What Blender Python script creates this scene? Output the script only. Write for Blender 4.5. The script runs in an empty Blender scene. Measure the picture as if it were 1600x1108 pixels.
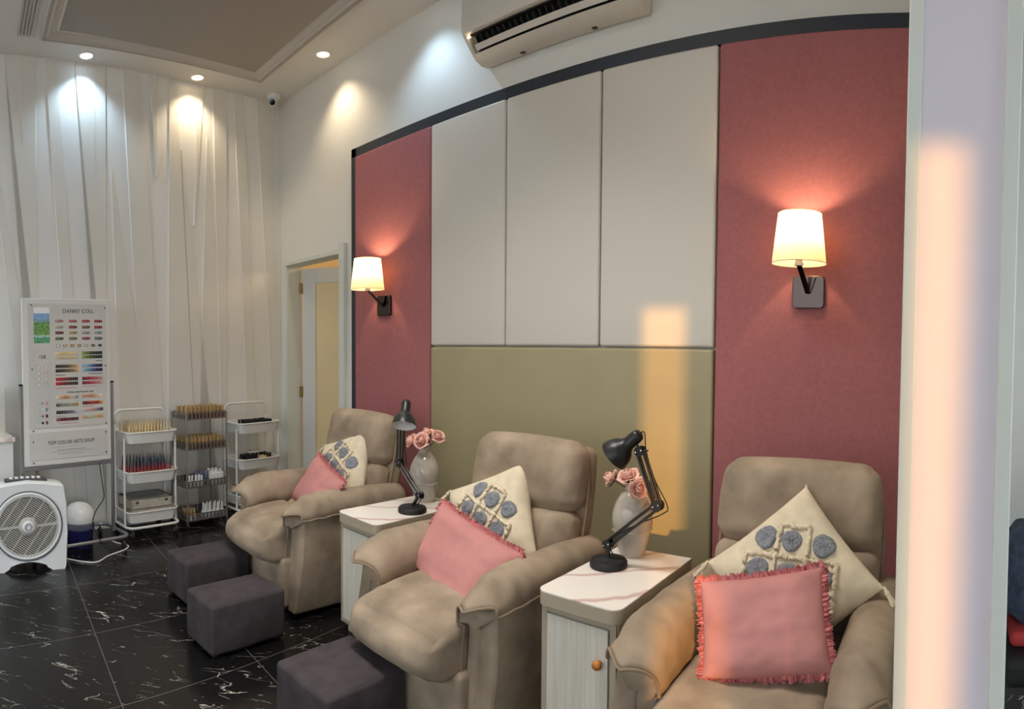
import bpy, bmesh, math, random
from math import sin, cos, pi, radians, sqrt, exp
from mathutils import Matrix, Vector, noise
random.seed(7)
sc = bpy.context.scene
COL = sc.collection

# ------------------------------------------------------------------ camera (a stitched phone panorama: cylindrical)
F, YAW, PITCH, ROLL, VC, EYE = 971.7054, .6987, -.0323, -.0069, 574.5859, 1.33
cd = bpy.data.cameras.new('camera')
cd.type = 'PANO'
cd.panorama_type = 'CENTRAL_CYLINDRICAL'
cd.central_cylindrical_range_u_min = -800 / F
cd.central_cylindrical_range_u_max = 800 / F
cd.central_cylindrical_range_v_max = VC / F
cd.central_cylindrical_range_v_min = (VC - 1108) / F
cd.central_cylindrical_radius = 1
cd.clip_start = .05
cam = bpy.data.objects.new('camera', cd)
COL.objects.link(cam)
sc.camera = cam
_R = Matrix.Rotation(YAW, 3, 'Z') @ Matrix.Rotation(PITCH, 3, 'X') @ Matrix.Rotation(ROLL, 3, 'Y')
_M = (_R @ Matrix(((1, 0, 0), (0, 0, -1), (0, 1, 0)))).to_4x4()
_M.translation = (0, 0, EYE)
cam.matrix_world = _M

# ------------------------------------------------------------------ world, sun, window portals, exposure
sc.view_settings.view_transform = 'Standard'
sc.view_settings.look = 'None'
sc.view_settings.gamma = 1
sc.view_settings.exposure = -0.22
sc.view_settings.use_curve_mapping = False
w = bpy.data.worlds.new('sky')
sc.world = w
w.use_nodes = True
_bg = w.node_tree.nodes['Background']
_bg.inputs[0].default_value = (.82, .91, 1.0, 1)
_bg.inputs[1].default_value = 8.0

SUN_EL, SUN_DX, SUN_DY = .165, -.495, .869          # travelling direction of the low evening sun
sl = bpy.data.lights.new('sun', 'SUN')
sl.energy = 4.3
sl.color = (1, .50, .12)
sl.angle = radians(.7)
sun = bpy.data.objects.new('sun', sl)
COL.objects.link(sun)
sun.rotation_euler = Vector((SUN_DX, SUN_DY, -SUN_EL)).to_track_quat('-Z', 'Y').to_euler()


def portal(name, loc, rot, sx, sy):
    l = bpy.data.lights.new(name, 'AREA')
    l.shape = 'RECTANGLE'
    l.size, l.size_y = sx, sy
    l.cycles.is_portal = True
    o = bpy.data.objects.new(name, l)
    COL.objects.link(o)
    o.location = loc
    o.rotation_euler = rot


portal('portal_back', (-1.4, -3.2, 1.6), (radians(90), 0, 0), 5.2, 2.6)
portal('portal_side', (4.0, .25, 1.75), (radians(90), 0, radians(90)), 3.5, 1.7)
sc.cycles.max_bounces = 8
sc.cycles.diffuse_bounces = 5
sc.cycles.glossy_bounces = 4
sc.cycles.transmission_bounces = 6
sc.cycles.sample_clamp_indirect = 6
sc.cycles.caustics_reflective = False
sc.cycles.caustics_refractive = False


# ------------------------------------------------------------------ materials
def lin(c):
    return tuple(((v / 255) / 12.92 if v / 255 <= .04045 else ((v / 255 + .055) / 1.055) ** 2.4) for v in c) + (1,)


def mat(name, rgb, rough=.6, metal=0, var=0, vscale=6, bump=0, bscale=200, spec=.5, sheen=0, coat=0, rgb2=None, trans=0, alpha=1, emit=None, estr=0):
    m = bpy.data.materials.new(name)
    m.use_nodes = True
    nt = m.node_tree
    b = nt.nodes['Principled BSDF']
    b.inputs['Base Color'].default_value = lin(rgb)
    b.inputs['Roughness'].default_value = rough
    b.inputs['Metallic'].default_value = metal
    b.inputs['Specular IOR Level'].default_value = spec
    if sheen:
        b.inputs['Sheen Weight'].default_value = sheen
        b.inputs['Sheen Roughness'].default_value = .5
        b.inputs['Sheen Tint'].default_value = lin(rgb)
    if coat:
        b.inputs['Coat Weight'].default_value = coat
        b.inputs['Coat Roughness'].default_value = .08
    if trans:
        b.inputs['Transmission Weight'].default_value = trans
    if alpha < 1:
        b.inputs['Alpha'].default_value = alpha
    if emit:
        b.inputs['Emission Color'].default_value = lin(emit)
        b.inputs['Emission Strength'].default_value = estr
    tc = nt.nodes.new('ShaderNodeTexCoord')
    if var or rgb2:
        n = nt.nodes.new('ShaderNodeTexNoise')
        n.inputs['Scale'].default_value = vscale
        n.inputs['Detail'].default_value = 5
        nt.links.new(tc.outputs['Object'], n.inputs['Vector'])
        r = nt.nodes.new('ShaderNodeValToRGB')
        r.color_ramp.elements[0].position = .3
        r.color_ramp.elements[1].position = .7
        c2 = rgb2 or rgb
        r.color_ramp.elements[0].color = lin([max(0, v * (1 - var)) for v in rgb])
        r.color_ramp.elements[1].color = lin([min(255, v * (1 + var)) for v in c2])
        nt.links.new(n.outputs['Fac'], r.inputs[0])
        nt.links.new(r.outputs[0], b.inputs['Base Color'])
    if bump:
        n2 = nt.nodes.new('ShaderNodeTexNoise')
        n2.inputs['Scale'].default_value = bscale
        n2.inputs['Detail'].default_value = 3
        nt.links.new(tc.outputs['Object'], n2.inputs['Vector'])
        bp = nt.nodes.new('ShaderNodeBump')
        bp.inputs['Strength'].default_value = bump
        bp.inputs['Distance'].default_value = .004
        nt.links.new(n2.outputs['Fac'], bp.inputs['Height'])
        nt.links.new(bp.outputs[0], b.inputs['Normal'])
    return m


def weave(m, scale, strength):
    """fine woven-cloth bump from two crossed wave bands"""
    nt = m.node_tree
    b = nt.nodes['Principled BSDF']
    tc = nt.nodes.new('ShaderNodeTexCoord')
    add = nt.nodes.new('ShaderNodeMath')
    add.operation = 'ADD'
    for k, d in enumerate('XZ'):
        wv = nt.nodes.new('ShaderNodeTexWave')
        wv.bands_direction = d
        wv.inputs['Scale'].default_value = scale
        wv.inputs['Distortion'].default_value = 1.5
        nt.links.new(tc.outputs['Object'], wv.inputs['Vector'])
        nt.links.new(wv.outputs['Fac'], add.inputs[k])
    bp = nt.nodes.new('ShaderNodeBump')
    bp.inputs['Strength'].default_value = strength
    bp.inputs['Distance'].default_value = .002
    nt.links.new(add.outputs[0], bp.inputs['Height'])
    nt.links.new(bp.outputs[0], b.inputs['Normal'])
    return m


MT = {}
MT['paint'] = mat('wall paint', (226, 224, 218), .42, var=.012, vscale=2)
MT['gloss'] = mat('gloss relief paint', (232, 231, 226), .34, var=.015, vscale=1.5)
MT['strip'] = mat('matt relief strip', (224, 221, 212), .42, var=.015, vscale=1.5)
MT['ceil'] = mat('ceiling paint', (222, 218, 211), .8)
MT['ceiltray_shade'] = mat('tray paint and shade', (156, 149, 140), .8)  # darker than the ceiling round it; shade partly put into the colour
MT['mould'] = mat('moulding paint', (190, 184, 176), .6)
MT['dark'] = mat('dark trim', (40, 46, 56), .45)
MT['red'] = weave(mat('dusty red cloth', (172, 109, 111), .85, var=.03, vscale=60, spec=.2), 120, .35)
MT['leather'] = mat('white leatherette', (212, 206, 196), .42, bump=.08, bscale=350)
MT['olive'] = mat('olive leatherette', (164, 153, 120), .45, bump=.08, bscale=350, var=.02, vscale=3)
MT['suede'] = mat('taupe suede', (146, 129, 111), .9, var=.13, vscale=7, bump=.10, bscale=300, sheen=.25, spec=.2, rgb2=(150, 134, 116))
MT['suede_seam'] = mat('taupe suede piping', (142, 124, 106), .9, bump=.2, bscale=400, spec=.2)
MT['charcoal'] = mat('charcoal cloth', (68, 62, 64), .95, var=.10, vscale=14, bump=.25, bscale=500, spec=.15, sheen=.15)
MT['pink'] = weave(mat('pink cotton', (192, 133, 130), .9, var=.035, vscale=10, spec=.15, sheen=.15), 300, .2)
MT['fringe'] = mat('pink fringe', (188, 116, 118), .95, var=.1, vscale=80, spec=.1)
MT['cream'] = weave(mat('cream cotton', (220, 206, 181), .92, var=.03, vscale=30, spec=.15), 250, .3)
MT['tuft'] = mat('cream tufting', (224, 209, 182), .95, var=.06, vscale=120, bump=.8, bscale=260, spec=.1)
MT['dot'] = mat('grey blue tufting', (134, 136, 143), .95, var=.16, vscale=150, bump=.9, bscale=260, spec=.1)
MT['marble'] = None
MT['ash'] = mat('pale ash laminate', (196, 188, 170), .5, var=.03, vscale=8)
MT['ashdoor'] = mat('whitewashed wood', (206, 203, 190), .5, var=.03, vscale=10)
MT['edge'] = mat('beige edging', (170, 158, 138), .5)
MT['knob'] = mat('turned wood', (186, 116, 52), .4, var=.12, vscale=60)
MT['black'] = mat('black enamel', (20, 20, 22), .38)
MT['blackm'] = mat('black matt plastic', (18, 18, 20), .6)
MT['steel'] = mat('satin nickel', (84, 74, 72), .20, metal=1)
MT['chrome'] = mat('bright screw metal', (215, 215, 215), .15, metal=1)
MT['rackm'] = mat('grey rack metal', (150, 147, 142), .35, metal=.7)
MT['alu'] = mat('grey aluminium tube', (150, 152, 156), .35, metal=.6)
MT['whitep'] = mat('white plastic', (226, 228, 228), .3, spec=.5)
MT['whitem'] = mat('white enamelled steel', (230, 228, 222), .35)
MT['innerw'] = mat('white lamp lining', (210, 210, 208), .5)
MT['ceramic'] = mat('grey glazed ceramic', (176, 167, 156), .12, coat=.6, var=.05, vscale=12)
MT['rose'] = mat('pink rose petal', (228, 174, 158), .7, var=.07, vscale=40, rgb2=(236, 190, 174))
MT['leaf'] = mat('dark green leaf', (70, 86, 54), .6)
MT['gold'] = mat('gold lacquer', (206, 180, 132), .34, metal=.55)
MT['brass'] = mat('brass hinge', (150, 116, 60), .35, metal=.9)
MT['rubber'] = mat('dark rubber', (40, 40, 42), .7)
MT['acgrey'] = mat('ac casing', (214, 209, 200), .4)
MT['acdark'] = mat('ac dark outlet', (16, 17, 19), .6)
MT['lens'] = mat('lens black', (8, 8, 10), .1)
MT['grille'] = mat('grey grille plastic', (186, 184, 176), .5)
MT['darkgrey'] = mat('dark grey plastic', (62, 61, 60), .5)
MT['bottlew'] = mat('white bottle', (230, 230, 230), .3)
MT['bottleg'] = mat('slate bottle', (96, 104, 124), .25)
MT['amber'] = mat('amber bottle', (128, 84, 34), .2)
MT['woodbox'] = mat('grey washed wood', (178, 170, 158), .7, var=.08, vscale=20)
MT['glass'] = mat('clear pane', (200, 205, 205), .05, trans=.9)
MT['redtxt'] = mat('red cloth', (190, 60, 60), .8)
MT['teal'] = mat('teal plastic', (110, 160, 168), .5)
MT['denim'] = mat('blue denim', (62, 72, 92), .9, var=.2, vscale=40, bump=.3)
MT['ink'] = mat('dark print ink', (52, 50, 56), .6)
MT['greyink'] = mat('grey print ink', (140, 142, 146), .6)
MT['board'] = mat('satin white film', (222, 222, 218), .28, bump=.25, bscale=14)
MT['acrylic'] = mat('acrylic sheet', (206, 206, 202), .08, coat=.7)
MT['doorw'] = mat('white door paint', (216, 217, 214), .4)
MT['creamg'] = mat('cream frosted glass', (232, 212, 166), .25)
MT['warmwall'] = mat('warm room paint', (236, 220, 188), .7)
MT['lav'] = mat('lavender white panel', (222, 214, 224), .5)
MT['trimw'] = mat('pale grey green trim', (214, 218, 210), .45)
MT['blocker'] = mat('sun blocker paint', (200, 196, 190), .8)  # for the added slab that blocks the sun outside
MT['pave'] = mat('pavement', (150, 148, 144), .9)
MT['blue'] = mat('dark blue plastic', (34, 38, 92), .15)
MT['clearblue'] = mat('smoky clear plastic', (150, 150, 180), .1, trans=.6)
MT['cable'] = mat('black cable', (28, 28, 30), .5)
MT['cablew'] = mat('white cable', (226, 222, 214), .5)
MT['shade'] = None


def _vcol():
    m = bpy.data.materials.new('printed colours')
    m.use_nodes = True
    nt = m.node_tree
    a = nt.nodes.new('ShaderNodeAttribute')
    a.attribute_name = 'Col'
    nt.links.new(a.outputs['Color'], nt.nodes['Principled BSDF'].inputs['Base Color'])
    nt.nodes['Principled BSDF'].inputs['Roughness'].default_value = .3
    return m


MT['vcol'] = _vcol()


def _shade():
    m = bpy.data.materials.new('lamp shade cloth')
    m.use_nodes = True
    nt = m.node_tree
    nt.nodes.clear()
    o = nt.nodes.new('ShaderNodeOutputMaterial')
    d = nt.nodes.new('ShaderNodeBsdfDiffuse')
    d.inputs[0].default_value = lin((248, 238, 212))
    t = nt.nodes.new('ShaderNodeBsdfTranslucent')
    t.inputs[0].default_value = lin((251, 230, 186))
    mx = nt.nodes.new('ShaderNodeMixShader')
    mx.inputs[0].default_value = .40
    nt.links.new(d.outputs[0], mx.inputs[1])
    nt.links.new(t.outputs[0], mx.inputs[2])
    nt.links.new(mx.outputs[0], o.inputs[0])
    return m


MT['shade'] = _shade()


def _emit(name, rgb, s):
    m = bpy.data.materials.new(name)
    m.use_nodes = True
    nt = m.node_tree
    nt.nodes.clear()
    o = nt.nodes.new('ShaderNodeOutputMaterial')
    e = nt.nodes.new('ShaderNodeEmission')
    e.inputs[0].default_value = lin(rgb)
    e.inputs[1].default_value = s
    nt.links.new(e.outputs[0], o.inputs[0])
    return m


MT['bulbw'] = _emit('warm bulb', (255, 214, 150), 12)
MT['ledw'] = _emit('warm led', (255, 226, 176), 9)
MT['ledc'] = _emit('cool led', (216, 236, 255), 9)


MT['led_fill'] = _emit('added fill led', (255, 247, 232), 4)  # glow of the added ceiling fill panel


def _floor():
    m = bpy.data.materials.new('black marble tile')
    m.use_nodes = True
    nt = m.node_tree
    L = nt.links
    N = nt.nodes.new
    b = nt.nodes['Principled BSDF']
    geo = N('ShaderNodeNewGeometry')
    sep = N('ShaderNodeSeparateXYZ')
    L.new(geo.outputs['Position'], sep.inputs[0])

    def math_(op, a, bb=None, c=None):
        n = N('ShaderNodeMath')
        n.operation = op
        for i, v in enumerate((a, bb, c)):
            if v is None:
                continue
            if isinstance(v, (int, float)):
                n.inputs[i].default_value = v
            else:
                L.new(v, n.inputs[i])
        return n.outputs[0]
    x, y = sep.outputs[0], sep.outputs[1]
    U = math_('DIVIDE', math_('ADD', math_('MULTIPLY_ADD', y, .18, 2.7195), x), .6)
    V = math_('DIVIDE', math_('ADD', math_('MULTIPLY_ADD', x, .034, -.461), y), .61)
    gl = []
    for q in (U, V):
        fr = math_('FRACT', q)
        d = math_('MINIMUM', fr, math_('SUBTRACT', 1, fr))
        gl.append(math_('LESS_THAN', d, .0028))
    grout = math_('MAXIMUM', gl[0], gl[1])
    # veins
    comb = N('ShaderNodeCombineXYZ')
    L.new(math_('MULTIPLY', x, 1.0), comb.inputs[0])
    L.new(math_('MULTIPLY', y, 1.0), comb.inputs[1])
    rot = N('ShaderNodeVectorRotate')
    rot.inputs['Angle'].default_value = radians(35)
    rot.inputs['Axis'].default_value = (0, 0, 1)
    L.new(comb.outputs[0], rot.inputs['Vector'])
    mp = N('ShaderNodeMapping')
    mp.inputs['Scale'].default_value = (2.6, .8, 1)
    L.new(rot.outputs[0], mp.inputs['Vector'])
    fac = None
    for sc_, off, wd, lo in ((3.4, 0, .008, .55), (6.0, 7.3, .010, .565), (11.0, 3.1, .014, .59)):
        nz = N('ShaderNodeTexNoise')
        nz.inputs['Scale'].default_value = 5
        nz.inputs['Detail'].default_value = 6
        L.new(mp.outputs[0], nz.inputs['Vector'])
        va = N('ShaderNodeVectorMath')
        va.operation = 'MULTIPLY_ADD'
        va.inputs[1].default_value = (.35, .35, .35)
        L.new(nz.outputs['Color'], va.inputs[0])
        L.new(mp.outputs[0], va.inputs[2])
        vo = N('ShaderNodeTexVoronoi')
        vo.feature = 'DISTANCE_TO_EDGE'
        vo.inputs['Scale'].default_value = sc_ * .7
        L.new(va.outputs[0], vo.inputs['Vector'])
        line = N('ShaderNodeMapRange')
        line.inputs['From Min'].default_value = 0
        line.inputs['From Max'].default_value = wd * 1.3
        line.inputs['To Min'].default_value = 1
        line.inputs['To Max'].default_value = 0
        L.new(vo.outputs['Distance'], line.inputs['Value'])
        mk = N('ShaderNodeTexNoise')
        mk.inputs['Scale'].default_value = sc_ * 1.1
        mk.inputs['Detail'].default_value = 3
        ad = N('ShaderNodeVectorMath')
        ad.inputs[1].default_value = (off, off * 2, 0)
        L.new(mp.outputs[0], ad.inputs[0])
        L.new(ad.outputs[0], mk.inputs['Vector'])
        mr = N('ShaderNodeMapRange')
        mr.inputs['From Min'].default_value = lo
        mr.inputs['From Max'].default_value = lo + .10
        L.new(mk.outputs['Fac'], mr.inputs['Value'])
        v = math_('MULTIPLY', line.outputs[0], mr.outputs[0])
        fac = v if fac is None else math_('MAXIMUM', fac, v)
    base = N('ShaderNodeTexNoise')
    base.inputs['Scale'].default_value = 3
    L.new(geo.outputs['Position'], base.inputs['Vector'])
    cr = N('ShaderNodeValToRGB')
    cr.color_ramp.elements[0].color = lin((9, 9, 10))
    cr.color_ramp.elements[1].color = lin((24, 23, 23))
    L.new(base.outputs['Fac'], cr.inputs[0])
    m1 = N('ShaderNodeMix')
    m1.data_type = 'RGBA'
    L.new(fac, m1.inputs['Factor'])
    L.new(cr.outputs[0], m1.inputs[6])
    m1.inputs[7].default_value = lin((205, 200, 190))
    m2 = N('ShaderNodeMix')
    m2.data_type = 'RGBA'
    L.new(grout, m2.inputs['Factor'])
    L.new(m1.outputs[2], m2.inputs[6])
    m2.inputs[7].default_value = lin((96, 90, 86))
    L.new(m2.outputs[2], b.inputs['Base Color'])
    b.inputs['Roughness'].default_value = .22
    b.inputs['Specular IOR Level'].default_value = .36
    return m


MT['floor'] = _floor()


def _marble():
    m = mat('white veined laminate', (234, 226, 218), .25)
    nt = m.node_tree
    b = nt.nodes['Principled BSDF']
    tc = nt.nodes.new('ShaderNodeTexCoord')
    mp = nt.nodes.new('ShaderNodeMapping')
    mp.inputs['Rotation'].default_value = (0, 0, .7)
    nt.links.new(tc.outputs['Object'], mp.inputs['Vector'])
    wv = nt.nodes.new('ShaderNodeTexWave')
    wv.inputs['Scale'].default_value = 1.6
    wv.inputs['Distortion'].default_value = 7
    wv.inputs['Detail'].default_value = 4
    wv.inputs['Detail Scale'].default_value = 1.2
    nt.links.new(mp.outputs[0], wv.inputs['Vector'])
    r = nt.nodes.new('ShaderNodeValToRGB')
    e = r.color_ramp.elements
    e[0].position, e[0].color = 0, lin((206, 178, 172))
    e[1].position, e[1].color = .09, lin((236, 229, 222))
    nt.links.new(wv.outputs['Fac'], r.inputs[0])
    nt.links.new(r.outputs[0], b.inputs['Base Color'])
    return m


MT['marble'] = _marble()


def _ash():
    m = mat('whitewashed grain', (214, 210, 197), .5)
    nt = m.node_tree
    b = nt.nodes['Principled BSDF']
    tc = nt.nodes.new('ShaderNodeTexCoord')
    mp = nt.nodes.new('ShaderNodeMapping')
    mp.inputs['Scale'].default_value = (40, 40, 2)
    nt.links.new(tc.outputs['Object'], mp.inputs['Vector'])
    n = nt.nodes.new('ShaderNodeTexNoise')
    n.inputs['Scale'].default_value = 2
    n.inputs['Detail'].default_value = 4
    nt.links.new(mp.outputs[0], n.inputs['Vector'])
    r = nt.nodes.new('ShaderNodeValToRGB')
    r.color_ramp.elements[0].position = .3
    r.color_ramp.elements[1].position = .7
    r.color_ramp.elements[0].color = lin((196, 190, 176))
    r.color_ramp.elements[1].color = lin((212, 209, 198))
    nt.links.new(n.outputs['Fac'], r.inputs[0])
    nt.links.new(r.outputs[0], b.inputs['Base Color'])
    return m


MT['ashdoor'] = _ash()


# ------------------------------------------------------------------ mesh helpers
class MB:
    def __init__(s):
        s.v, s.f, s.m, s.c = [], [], [], []

    def add(s, vs, fs, mi=0, col=None):
        o = len(s.v)
        s.v += [tuple(p) for p in vs]
        for f in fs:
            s.f.append([i + o for i in f])
            s.m.append(mi)
            s.c.append(col)
        return s

    def box(s, c, d, rot=None, mi=0, col=None):
        vs = []
        for sx in (-1, 1):
            for sy in (-1, 1):
                for sz in (-1, 1):
                    p = Vector((sx * d[0] / 2, sy * d[1] / 2, sz * d[2] / 2))
                    if rot is not None:
                        p = rot @ p
                    vs.append(p + Vector(c))
        return s.add(vs, [(0, 1, 3, 2), (4, 6, 7, 5), (0, 4, 5, 1), (2, 3, 7, 6), (0, 2, 6, 4), (1, 5, 7, 3)], mi, col)

    def bb(s, x0, x1, y0, y1, z0, z1, mi=0, col=None):
        return s.box(((x0 + x1) / 2, (y0 + y1) / 2, (z0 + z1) / 2), (x1 - x0, y1 - y0, z1 - z0), None, mi, col)

    def tube(s, pts, r, seg=10, closed=False, mi=0, col=None):
        pts = [Vector(p) for p in pts]
        n = len(pts)
        rr = r if isinstance(r, (list, tuple)) else [r] * n
        vs, fs = [], []
        up = None
        for i, p in enumerate(pts):
            a = pts[i - 1] if (i > 0 or closed) else p
            b = pts[(i + 1) % n] if (i < n - 1 or closed) else p
            t = (b - a)
            t = t.normalized() if t.length > 1e-9 else Vector((0, 0, 1))
            if up is None:
                up = t.orthogonal().normalized()
            else:
                up = (up - t * up.dot(t))
                up = up.normalized() if up.length > 1e-6 else t.orthogonal().normalized()
            bi = t.cross(up)
            for k in range(seg):
                an = 2 * pi * k / seg
                vs.append(p + (up * cos(an) + bi * sin(an)) * rr[i])
        for i in range(n if closed else n - 1):
            j = (i + 1) % n
            for k in range(seg):
                k2 = (k + 1) % seg
                fs.append((i * seg + k, i * seg + k2, j * seg + k2, j * seg + k))
        if not closed:
            fs.append(tuple(range(seg))[::-1])
            fs.append(tuple((n - 1) * seg + k for k in range(seg)))
        return s.add(vs, fs, mi, col)

    def lathe(s, prof, c=(0, 0, 0), seg=24, rot=None, mi=0, cap=True, col=None):
        vs, fs = [], []
        for r, z in prof:
            for k in range(seg):
                a = 2 * pi * k / seg
                p = Vector((r * cos(a), r * sin(a), z))
                if rot is not None:
                    p = rot @ p
                vs.append(p + Vector(c))
        n = len(prof)
        for i in range(n - 1):
            for k in range(seg):
                k2 = (k + 1) % seg
                fs.append((i * seg + k, i * seg + k2, (i + 1) * seg + k2, (i + 1) * seg + k))
        if cap:
            if prof[0][0] > 1e-6:
                fs.append(tuple(range(seg))[::-1])
            if prof[-1][0] > 1e-6:
                fs.append(tuple((n - 1) * seg + k for k in range(seg)))
        return s.add(vs, fs, mi, col)

    def prism(s, poly, a, b, axis='x', mi=0):
        """poly of 2-D points extruded from a to b along axis; the other two coordinates keep xyz order"""
        n = len(poly)

        def P(q, t):
            return {'x': (t, q[0], q[1]), 'y': (q[0], t, q[1]), 'z': (q[0], q[1], t)}[axis]
        vs = [P(q, a) for q in poly] + [P(q, b) for q in poly]
        fs = [tuple(range(n))[::-1], tuple(range(n, 2 * n))]
        for i in range(n):
            j = (i + 1) % n
            fs.append((i, j, n + j, n + i))
        return s.add(vs, fs, mi)

    def soft(s, c, h, r, n=10, puff=(0, 0, 0), fn=None, rot=None, mi=0, e=4):
        """rounded, puffed box; fn deforms the local point (x,y,z,qx,qy,qz)"""
        def ts(hh):
            k = max(.02, 1 - r / hh)
            out = [-1 + (1 - k) * i / e for i in range(e)] + [-k + 2 * k * i / n for i in range(n)] + [k + (1 - k) * i / e for i in range(e + 1)]
            return out
        T = [ts(h[i]) for i in range(3)]
        idx, vs, fs = {}, [], []

        def vert(q):
            key = (round(q[0], 5), round(q[1], 5), round(q[2], 5))
            if key in idx:
                return idx[key]
            p = Vector((q[0] * h[0], q[1] * h[1], q[2] * h[2]))
            cl = Vector([max(-(h[i] - r), min(h[i] - r, p[i])) for i in range(3)])
            d = p - cl
            if d.length > 1e-9:
                p = cl + d.normalized() * r
            a = [(1 - q[i] * q[i]) for i in range(3)]
            p.x += puff[0] * q[0] * a[1] * a[2]
            p.y += puff[1] * q[1] * a[0] * a[2]
            p.z += puff[2] * q[2] * a[0] * a[1]
            if fn:
                p = Vector(fn(p.x, p.y, p.z, *q))
            if rot is not None:
                p = rot @ p
            idx[key] = len(vs)
            vs.append(p + Vector(c))
            return idx[key]
        for ax in range(3):
            u, v = [(1, 2), (2, 0), (0, 1)][ax]
            for sg in (-1, 1):
                for i in range(len(T[u]) - 1):
                    for j in range(len(T[v]) - 1):
                        qs = []
                        for (ii, jj) in ((i, j), (i + 1, j), (i + 1, j + 1), (i, j + 1)):
                            q = [0, 0, 0]
                            q[ax], q[u], q[v] = sg, T[u][ii], T[v][jj]
                            qs.append(vert(q))
                        fs.append(tuple(qs if sg > 0 else qs[::-1]))
        return s.add(vs, fs, mi)

    def build(s, name, mats, parent=None, smooth=False, bev=0, bseg=2, loc=None, rot=None):
        me = bpy.data.meshes.new(name)
        me.from_pydata(s.v, [], s.f)
        if not isinstance(mats, (list, tuple)):
            mats = [mats]
        for q in mats:
            me.materials.append(q if not isinstance(q, str) else MT[q])
        for i, p in enumerate(me.polygons):
            p.material_index = s.m[i]
        if any(c is not None for c in s.c):
            at = me.color_attributes.new('Col', 'FLOAT_COLOR', 'CORNER')
            k = 0
            for i, p in enumerate(me.polygons):
                cc = lin(s.c[i]) if s.c[i] is not None else (.8, .8, .8, 1)
                for _ in p.loop_indices:
                    at.data[k].color = cc
                    k += 1
        bm = bmesh.new()
        bm.from_mesh(me)
        bmesh.ops.recalc_face_normals(bm, faces=bm.faces)
        bm.to_mesh(me)
        bm.free()
        o = bpy.data.objects.new(name, me)
        COL.objects.link(o)
        if parent is not None:
            o.parent = parent
        if loc is not None:
            o.location = loc
        if rot is not None:
            o.rotation_euler = rot
        if smooth:
            me.shade_smooth()
            if smooth != 'all':
                me.set_sharp_from_angle(angle=radians(40))
        if bev:
            b = o.modifiers.new('bevel', 'BEVEL')
            b.width = bev
            b.segments = bseg
            b.limit_method = 'ANGLE'
            b.angle_limit = radians(35)
            me.shade_smooth()
            b.harden_normals = True
        return o


def tag(o, label, cat, group=None):
    o['label'] = label
    o['category'] = cat
    if group:
        o['group'] = group
    return o


def thing(name, label, cat, loc=(0, 0, 0), rz=0, group=None):
    o = bpy.data.objects.new(name, None)
    COL.objects.link(o)
    o.location = loc
    o.rotation_euler = (0, 0, rz)
    o.empty_display_size = .1
    return tag(o, label, cat, group)


def struct(o):
    o['kind'] = 'structure'
    return o


def copy_tree(o, parent=None):
    c = o.copy()
    COL.objects.link(c)
    c.parent = parent
    for ch in list(o.children):
        copy_tree(ch, c)
    return c


def arc(cx, cy, r, a0, a1, n=8):
    return [(cx + r * cos(radians(a0 + (a1 - a0) * i / n)), cy + r * sin(radians(a0 + (a1 - a0) * i / n))) for i in range(n + 1)]


def rrect(x0, x1, y0, y1, r, n=5):
    return arc(x1 - r, y1 - r, r, 0, 90, n) + arc(x0 + r, y1 - r, r, 90, 180, n) + arc(x0 + r, y0 + r, r, 180, 270, n) + arc(x1 - r, y0 + r, r, 270, 360, n)


def nz(x, y, z, s=1.0):
    return noise.noise(Vector((x * s, y * s, z * s)))


# ================================================================== THE ROOM
CEIL = 3.39
WALLY = 2.58
BE = .1456                                   # the relief wall is not square to the panelled wall
def wx(y):
    return -4.704 + BE * (2.54 - y)

b = MB()
b.bb(-5.3, 4.0, -3.3, 5.2, -.1, 0)
struct(b.build('floor', 'floor'))
b = MB()
b.bb(-5.3, 4.2, -3.4, 5.2, CEIL, CEIL + .1)
struct(b.build('ceiling', 'ceil'))

# wall with the upholstered panels and the doorway
b = MB()
D0, D1, DT = -4.63, -3.74, 2.045
b.bb(-5.3, D0, WALLY, WALLY + .14, 0, CEIL)
b.bb(D1, 4.1, WALLY, WALLY + .14, 0, CEIL)
b.bb(D0, D1, WALLY, WALLY + .14, DT, CEIL)
struct(b.build('wall_right', 'paint'))

# relief wall: base plus raised tapered strips (boundary lines traced as wall metres)
def wallpt(s, z, off):
    """s = y coordinate on the relief wall, off = distance out of the wall"""
    n = Vector((cos(BE), sin(BE), 0))
    return Vector((wx(s), s, z)) + n * off
b = MB()
b.add([wallpt(-3.3, 0, -.12), wallpt(2.62, 0, -.12), wallpt(2.62, CEIL, -.12), wallpt(-3.3, CEIL, -.12),
       wallpt(-3.3, 0, 0), wallpt(2.62, 0, 0), wallpt(2.62, CEIL, 0), wallpt(-3.3, CEIL, 0)],
      [(0, 3, 2, 1), (4, 5, 6, 7), (0, 1, 5, 4), (2, 3, 7, 6), (1, 2, 6, 5), (0, 4, 7, 3)])
def px_on_wall(u, v):
    th = (u - 800) / F
    d = _R @ Vector((sin(th), cos(th), (VC - v) / F))
    t = (-4.704 + BE * 2.54) / (d.x + BE * d.y)
    return d.y * t, EYE + d.z * t
def line_to(zz, p, q):
    (s0, z0), (s1, z1) = p, q
    return s0 + (s1 - s0) * (zz - z0) / (z1 - z0)
def ln(x0, y0, x1, y1):
    k = 2.637
    return px_on_wall(x0 / k, y0 / k), px_on_wall(x1 / k, y1 / k)
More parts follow.
